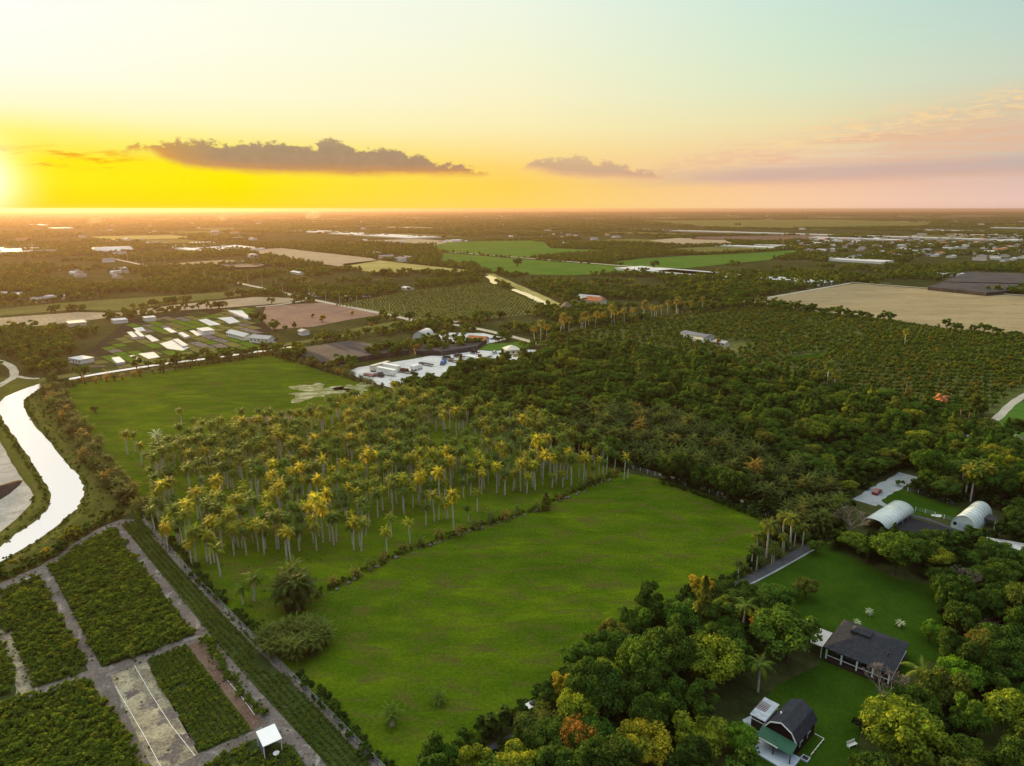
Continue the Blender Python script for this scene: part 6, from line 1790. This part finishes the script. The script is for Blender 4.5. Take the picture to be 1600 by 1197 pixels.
def trailer(px, py, rz, l, mat, label, cab=None, h=3.9):
    g = G(px, py); r_ = empty('box_trailer' if not cab else 'box_truck', (g.x, g.y, 0.05), rz, label, 'trailer' if not cab else 'truck')
    mb = MB(); mb.box((0, 0, (h+1.15)/2), (l, 2.5, h-1.15))
    for k in range(int(l/1.2)):
        for s_ in (-1, 1): mb.box((-l/2+.6+k*1.2, s_*1.265, (h+1.15)/2), (0.06, 0.03, h-1.4))
    mb.build('cargo_box', mat, r_)
    mb = MB(); mb.box((0, 0, 1.02), (l-.4, 1.0, 0.22)); mb.box((l/2-2.2, -.6, .5), (.12, .12, 1.0)); mb.box((l/2-2.2, .6, .5), (.12, .12, 1.0)); mb.build('chassis', M_dark, r_)
    ws = [-l/2+1.1, -l/2+2.3]
    if cab:
        mb = MB(); mb.prism([(l/2+.1, .6), (l/2+2.3, .6), (l/2+2.3, 1.6), (l/2+1.9, 2.6), (l/2+.1, 2.7)], -1.15, 1.15, axis='y'); cb = mb.build('cab', cab, r_)
        mb = MB(); mb.add([(l/2+2.33, -1, 1.65), (l/2+2.33, 1, 1.65), (l/2+1.95, 1, 2.5), (l/2+1.95, -1, 2.5)], [(0,1,2,3)]); mb.build('windscreen', M_glass, cb)
        ws.append(l/2+1.2)
    wheels(r_, ws, 2.45, 0.5)
def flatbed(px, py, rz, l, mat, label, load=None, cab=None):
    g = G(px, py); r_ = empty('flatbed_trailer', (g.x, g.y, 0.05), rz, label, 'trailer')
    mb = MB(); mb.box((0, 0, 1.15), (l, 2.5, 0.22))
    for k in range(int(l)): mb.box((-l/2+.5+k, 0, 1.28), (0.08, 2.5, 0.05))
    mb.build('bed', mat, r_)
    mb = MB(); mb.box((0, 0, .92), (l-.5, .9, .25)); mb.build('chassis', M_dark, r_)
    if load:
        mb = MB(); mb.box((-l*0.1, 0, 1.9), (l*0.55, 2.1, 1.2), taper=0.9); mb.build('load', load, r_)
    if cab:
        mb = MB(); mb.prism([(l/2+.1, .5), (l/2+2.6, .5), (l/2+2.6, 1.5), (l/2+1.8, 1.7), (l/2+1.5, 2.7), (l/2+.1, 2.8)], -1.15, 1.15, axis='y'); mb.build('cab', cab, r_)
    wheels(r_, [-l/2+.9, -l/2+2.1]+([l/2+1.3] if cab else []), 2.45, 0.48)
car(1370, 771, 0.75, M_red, 'dark red car parked on the grey lane above the long greenhouse')
D1 = math.atan2(*(lambda a, b: (b.y-a.y, b.x-a.x))(G(582,581), G(607,574)))
D2 = math.atan2(*(lambda a, b: (b.y-a.y, b.x-a.x))(G(590,582), G(619,588)))
trailer(594, 578, D1, 14.5, M_cream, 'long cream box trailer standing along the back of the truck yard')
trailer(604, 586, D2, 14.0, M_white, 'front white box trailer at the left end of the truck yard', None)
trailer(612, 580, D2, 12.5, M_white, 'second white box trailer just behind the front one', None)
flatbed(577, 588, D2, 8, M_red, 'low red flatbed trailer at the left corner of the truck yard')
flatbed(589, 588, D2, 5, M_dark, 'dark truck chassis between the red flatbed and the white trailer', None, M_dark)
trailer(649, 579, D1, 6, M_white, 'white box truck alone in the middle of the truck yard', M_white, 3.2)
flatbed(634, 583, D2, 9, M_dark, 'dark flatbed trailer left of the lone white box truck', M_rust)
flatbed(666, 571, D2, 11, M_dark, 'long dark flatbed trailer behind the lone white box truck')
flatbed(692, 570, D1+0.4, 5, M_blue, 'blue flatbed truck half hidden by the yard trees', M_blue, M_blue)
flatbed(715, 567, D2, 15, M_wood, 'long flatbed trailer with timber deck in the right part of the yard')
flatbed(700, 562, D2, 9, M_dark, 'dark trailer behind the timber-decked flatbed', M_dark)
flatbed(718, 559, D2, 9, M_dark, 'dark low-loader at the back of the right yard part', M_dark)
trailer(737, 564, D2, 7, M_white, 'white box truck beside the red tractor unit', M_white, 3.0)
flatbed(749, 562, D1+0.5, 4, M_dark, 'red tractor unit with short frame', None, M_red)
flatbed(762, 561, D1, 9, M_dark, 'black flatbed trailer right of the red tractor unit')
flatbed(742, 553, D2, 7, M_dark, 'dark flatbed in the upper right of the yard', M_darkwood)
car(773, 553, D1, M_white, 'white van-like car left of the other near the beige cottage', 5.2, 1.9)
car(786, 554, D1+.2, M_white, 'white car closest to the beige cottage', 4.8, 1.6)
car(806, 557, D1, M_yellow, 'yellow vehicle in front of the beige cottage', 5.0, 1.9)
car(636, 608, D1+.1, M_dark, 'dark pickup parked at the near corner of the truck yard', 5.0, 1.7)
car(622, 606, D1+.1, M_galv, 'grey car parked left of the dark pickup', 4.6, 1.5)
for i, (px, py) in enumerate(((668,527),(682,525),(693,524),(704,527),(722,531),(735,528),(770,531),(782,530),(715,549),(728,547),(742,546))):
    car(px, py, D1+0.3*i, (M_white, M_galv, M_blue, M_cream)[i % 4], ['white car left in the upper yard beside the arched tunnel', 'grey car in the upper yard', 'blue car in the upper yard', 'cream car in the upper yard', 'white car in front of the yellow-green tree', 'grey car near the orange-roofed shed', 'blue car right of the orange-roofed shed', 'cream car at the right end of the upper yard', 'white car on the verge behind the truck yard', 'grey car on the verge behind the truck yard', 'blue car on the verge near the green plot'][i], 4.8, 1.6)
# spoil heaps and debris
def mound(px, py, rx, ry, h, mat, label, seed, nm='spoil_heap', rz=0.0):
    g = G(px, py); r_ = random.Random(seed); mb = MB(); n1, n2 = 7, 18; vs = []; fs = []
    for i in range(n1+1):
        t_ = i/n1
        for j in range(n2):
            a_ = 2*math.pi*j/n2; k = (1-t_)*(1+0.15*math.sin(3*a_+seed)+r_.uniform(-.05, .05))
            vs.append((math.cos(a_)*rx*k, math.sin(a_)*ry*k, h*(t_**0.8)*(1+r_.uniform(-.06, .06))-0.05))
    for i in range(n1):
        for j in range(n2): fs.append((i*n2+j, i*n2+(j+1) % n2, (i+1)*n2+(j+1) % n2, (i+1)*n2+j))
    mb.add(vs, fs); o = mb.build(nm, mat, None, True); o.location = (g.x, g.y, 0); o.rotation_euler = (0, 0, rz); tag(o, label, 'heap')
mound(-6, 772, 4.5, 11, 2.4, plain('dark_earth', (0.05, 0.035, 0.032), 0.95, 0.05, var=0.3), 'dark earth heap at the left edge beside the pale gravel track', 3)
mound(400, 655, 9, 3.5, 0.9, plain('brush_pile', (0.13, 0.08, 0.055), 0.95, 0.05, var=0.4, scale=2), 'long brown brush pile in front of the far pasture', 4, 'brush_pile')
mound(1580, 856, 4, 2.0, 0.8, M_gravel, 'pale gravel heap at the right edge', 5)
mound(1464, 806, 1.9, 1.1, 0.45, M_gravel, 'pale rubble heap between the two arched greenhouses', 6)
mound(147, 573, 8, 3, 1.2, M_brown, 'rubble heap beside the white-roofed house on the levee road', 7)
# white sign-like board half hidden by the trees at the pasture edge
g = G(833, 1112); sg = empty('parked_boat', (g.x, g.y, 1.2), 0.6, 'small white boat on a stand half hidden by trees below the pasture', 'boat')
mb = MB(); mb.add([(-1.6,-.6,0),(1.0,-.6,0),(1.9,0,.1),(1.0,.6,0),(-1.6,.6,0),(-1.6,-.75,.6),(1.1,-.75,.6),(2.3,0,.75),(1.1,.75,.6),(-1.6,.75,.6)], [(4,3,2,1,0),(5,6,7,8,9),(0,1,6,5),(1,2,7,6),(2,3,8,7),(3,4,9,8),(4,0,5,9)])
mb.build('hull', M_white, sg)
mb = MB(); mb.box((-.2, 0, .75), (.9, .8, .3)); mb.build('seat', M_dark, sg)
mb = MB(); mb.box((-1, 0, -.6), (.15, 1.0, 1.2)); mb.box((.8, 0, -.6), (.15, 1.0, 1.2)); mb.build('stand', M_wood, sg)
# ------------------------------------------------------------------ haze: one closed box of even density
def make_haze():
    hm = bpy.data.materials.new("haze_air")
    hm.use_nodes = True
    t_ = hm.node_tree; t_.nodes.clear()
    v = t_.nodes.new('ShaderNodeVolumePrincipled')
    v.inputs['Color'].default_value = (0.50, 0.33, 0.25, 1)
    v.inputs['Density'].default_value = HAZE_D
    v.inputs['Anisotropy'].default_value = HAZE_G
    o_ = t_.nodes.new('ShaderNodeOutputMaterial')
    t_.links.new(v.outputs[0], o_.inputs['Volume'])
    L, y0, y1, z0, z1 = 25000.0, -3000.0, 26500.0, -4.0, CAM_H + 4.0
    me = bpy.data.meshes.new("haze")
    vs = [(x, y, z) for z in (z0, z1) for (x, y) in ((-L, y0), (L, y0), (L, y1), (-L, y1))]
    me.from_pydata(vs, [], [(3,2,1,0),(4,5,6,7),(0,1,5,4),(1,2,6,5),(2,3,7,6),(3,0,4,7)])
    ob = bpy.data.objects.new("haze", me)
    scene.collection.objects.link(ob)
    me.materials.append(hm)
    ob["kind"] = "stuff"; ob["label"] = "thin warm evening haze lying over the far farmland"
HAZE_D = 6.5e-5
HAZE_G = 0.55
make_haze()

# small smoke plumes of burning fields near the horizon
def smoke(px, py, w_, h_, dens, label, seed):
    g = G(px, py); r_ = random.Random(seed)
    sm = bpy.data.materials.new('smoke'); sm.use_nodes = True
    t_ = sm.node_tree; t_.nodes.clear()
    v = t_.nodes.new('ShaderNodeVolumePrincipled'); v.inputs['Color'].default_value = (0.9, 0.85, 0.8, 1)
    v.inputs['Density'].default_value = dens; v.inputs['Anisotropy'].default_value = 0.4
    o_ = t_.nodes.new('ShaderNodeOutputMaterial'); t_.links.new(v.outputs[0], o_.inputs['Volume'])
    mb = MB(); pts = []; rad = []
    for i in range(9):
        k = i/8; pts.append((w_*k*1.6 + r_.uniform(-.1, .1)*w_, r_.uniform(-.2, .2)*w_, h_*(k**0.7))); rad.append(w_*(0.12+0.34*math.sin(math.pi*min(1, k*0.9+0.08)))*r_.uniform(.85, 1.15))
    mb.tube(pts, rad, 12); o = mb.build('smoke_plume', sm, None, True); o.location = (g.x, g.y, 2); tag(o, label, 'smoke')
smoke(338, 346, 60, 34, 0.0022, 'pale smoke plume of a field fire below the cloud on the left', 1)
smoke(478, 342, 95, 48, 0.0020, 'larger bright smoke plume near the horizon below the long cloud', 2)
smoke(136, 351, 55, 24, 0.0015, 'small smoke plume near the left horizon', 3)
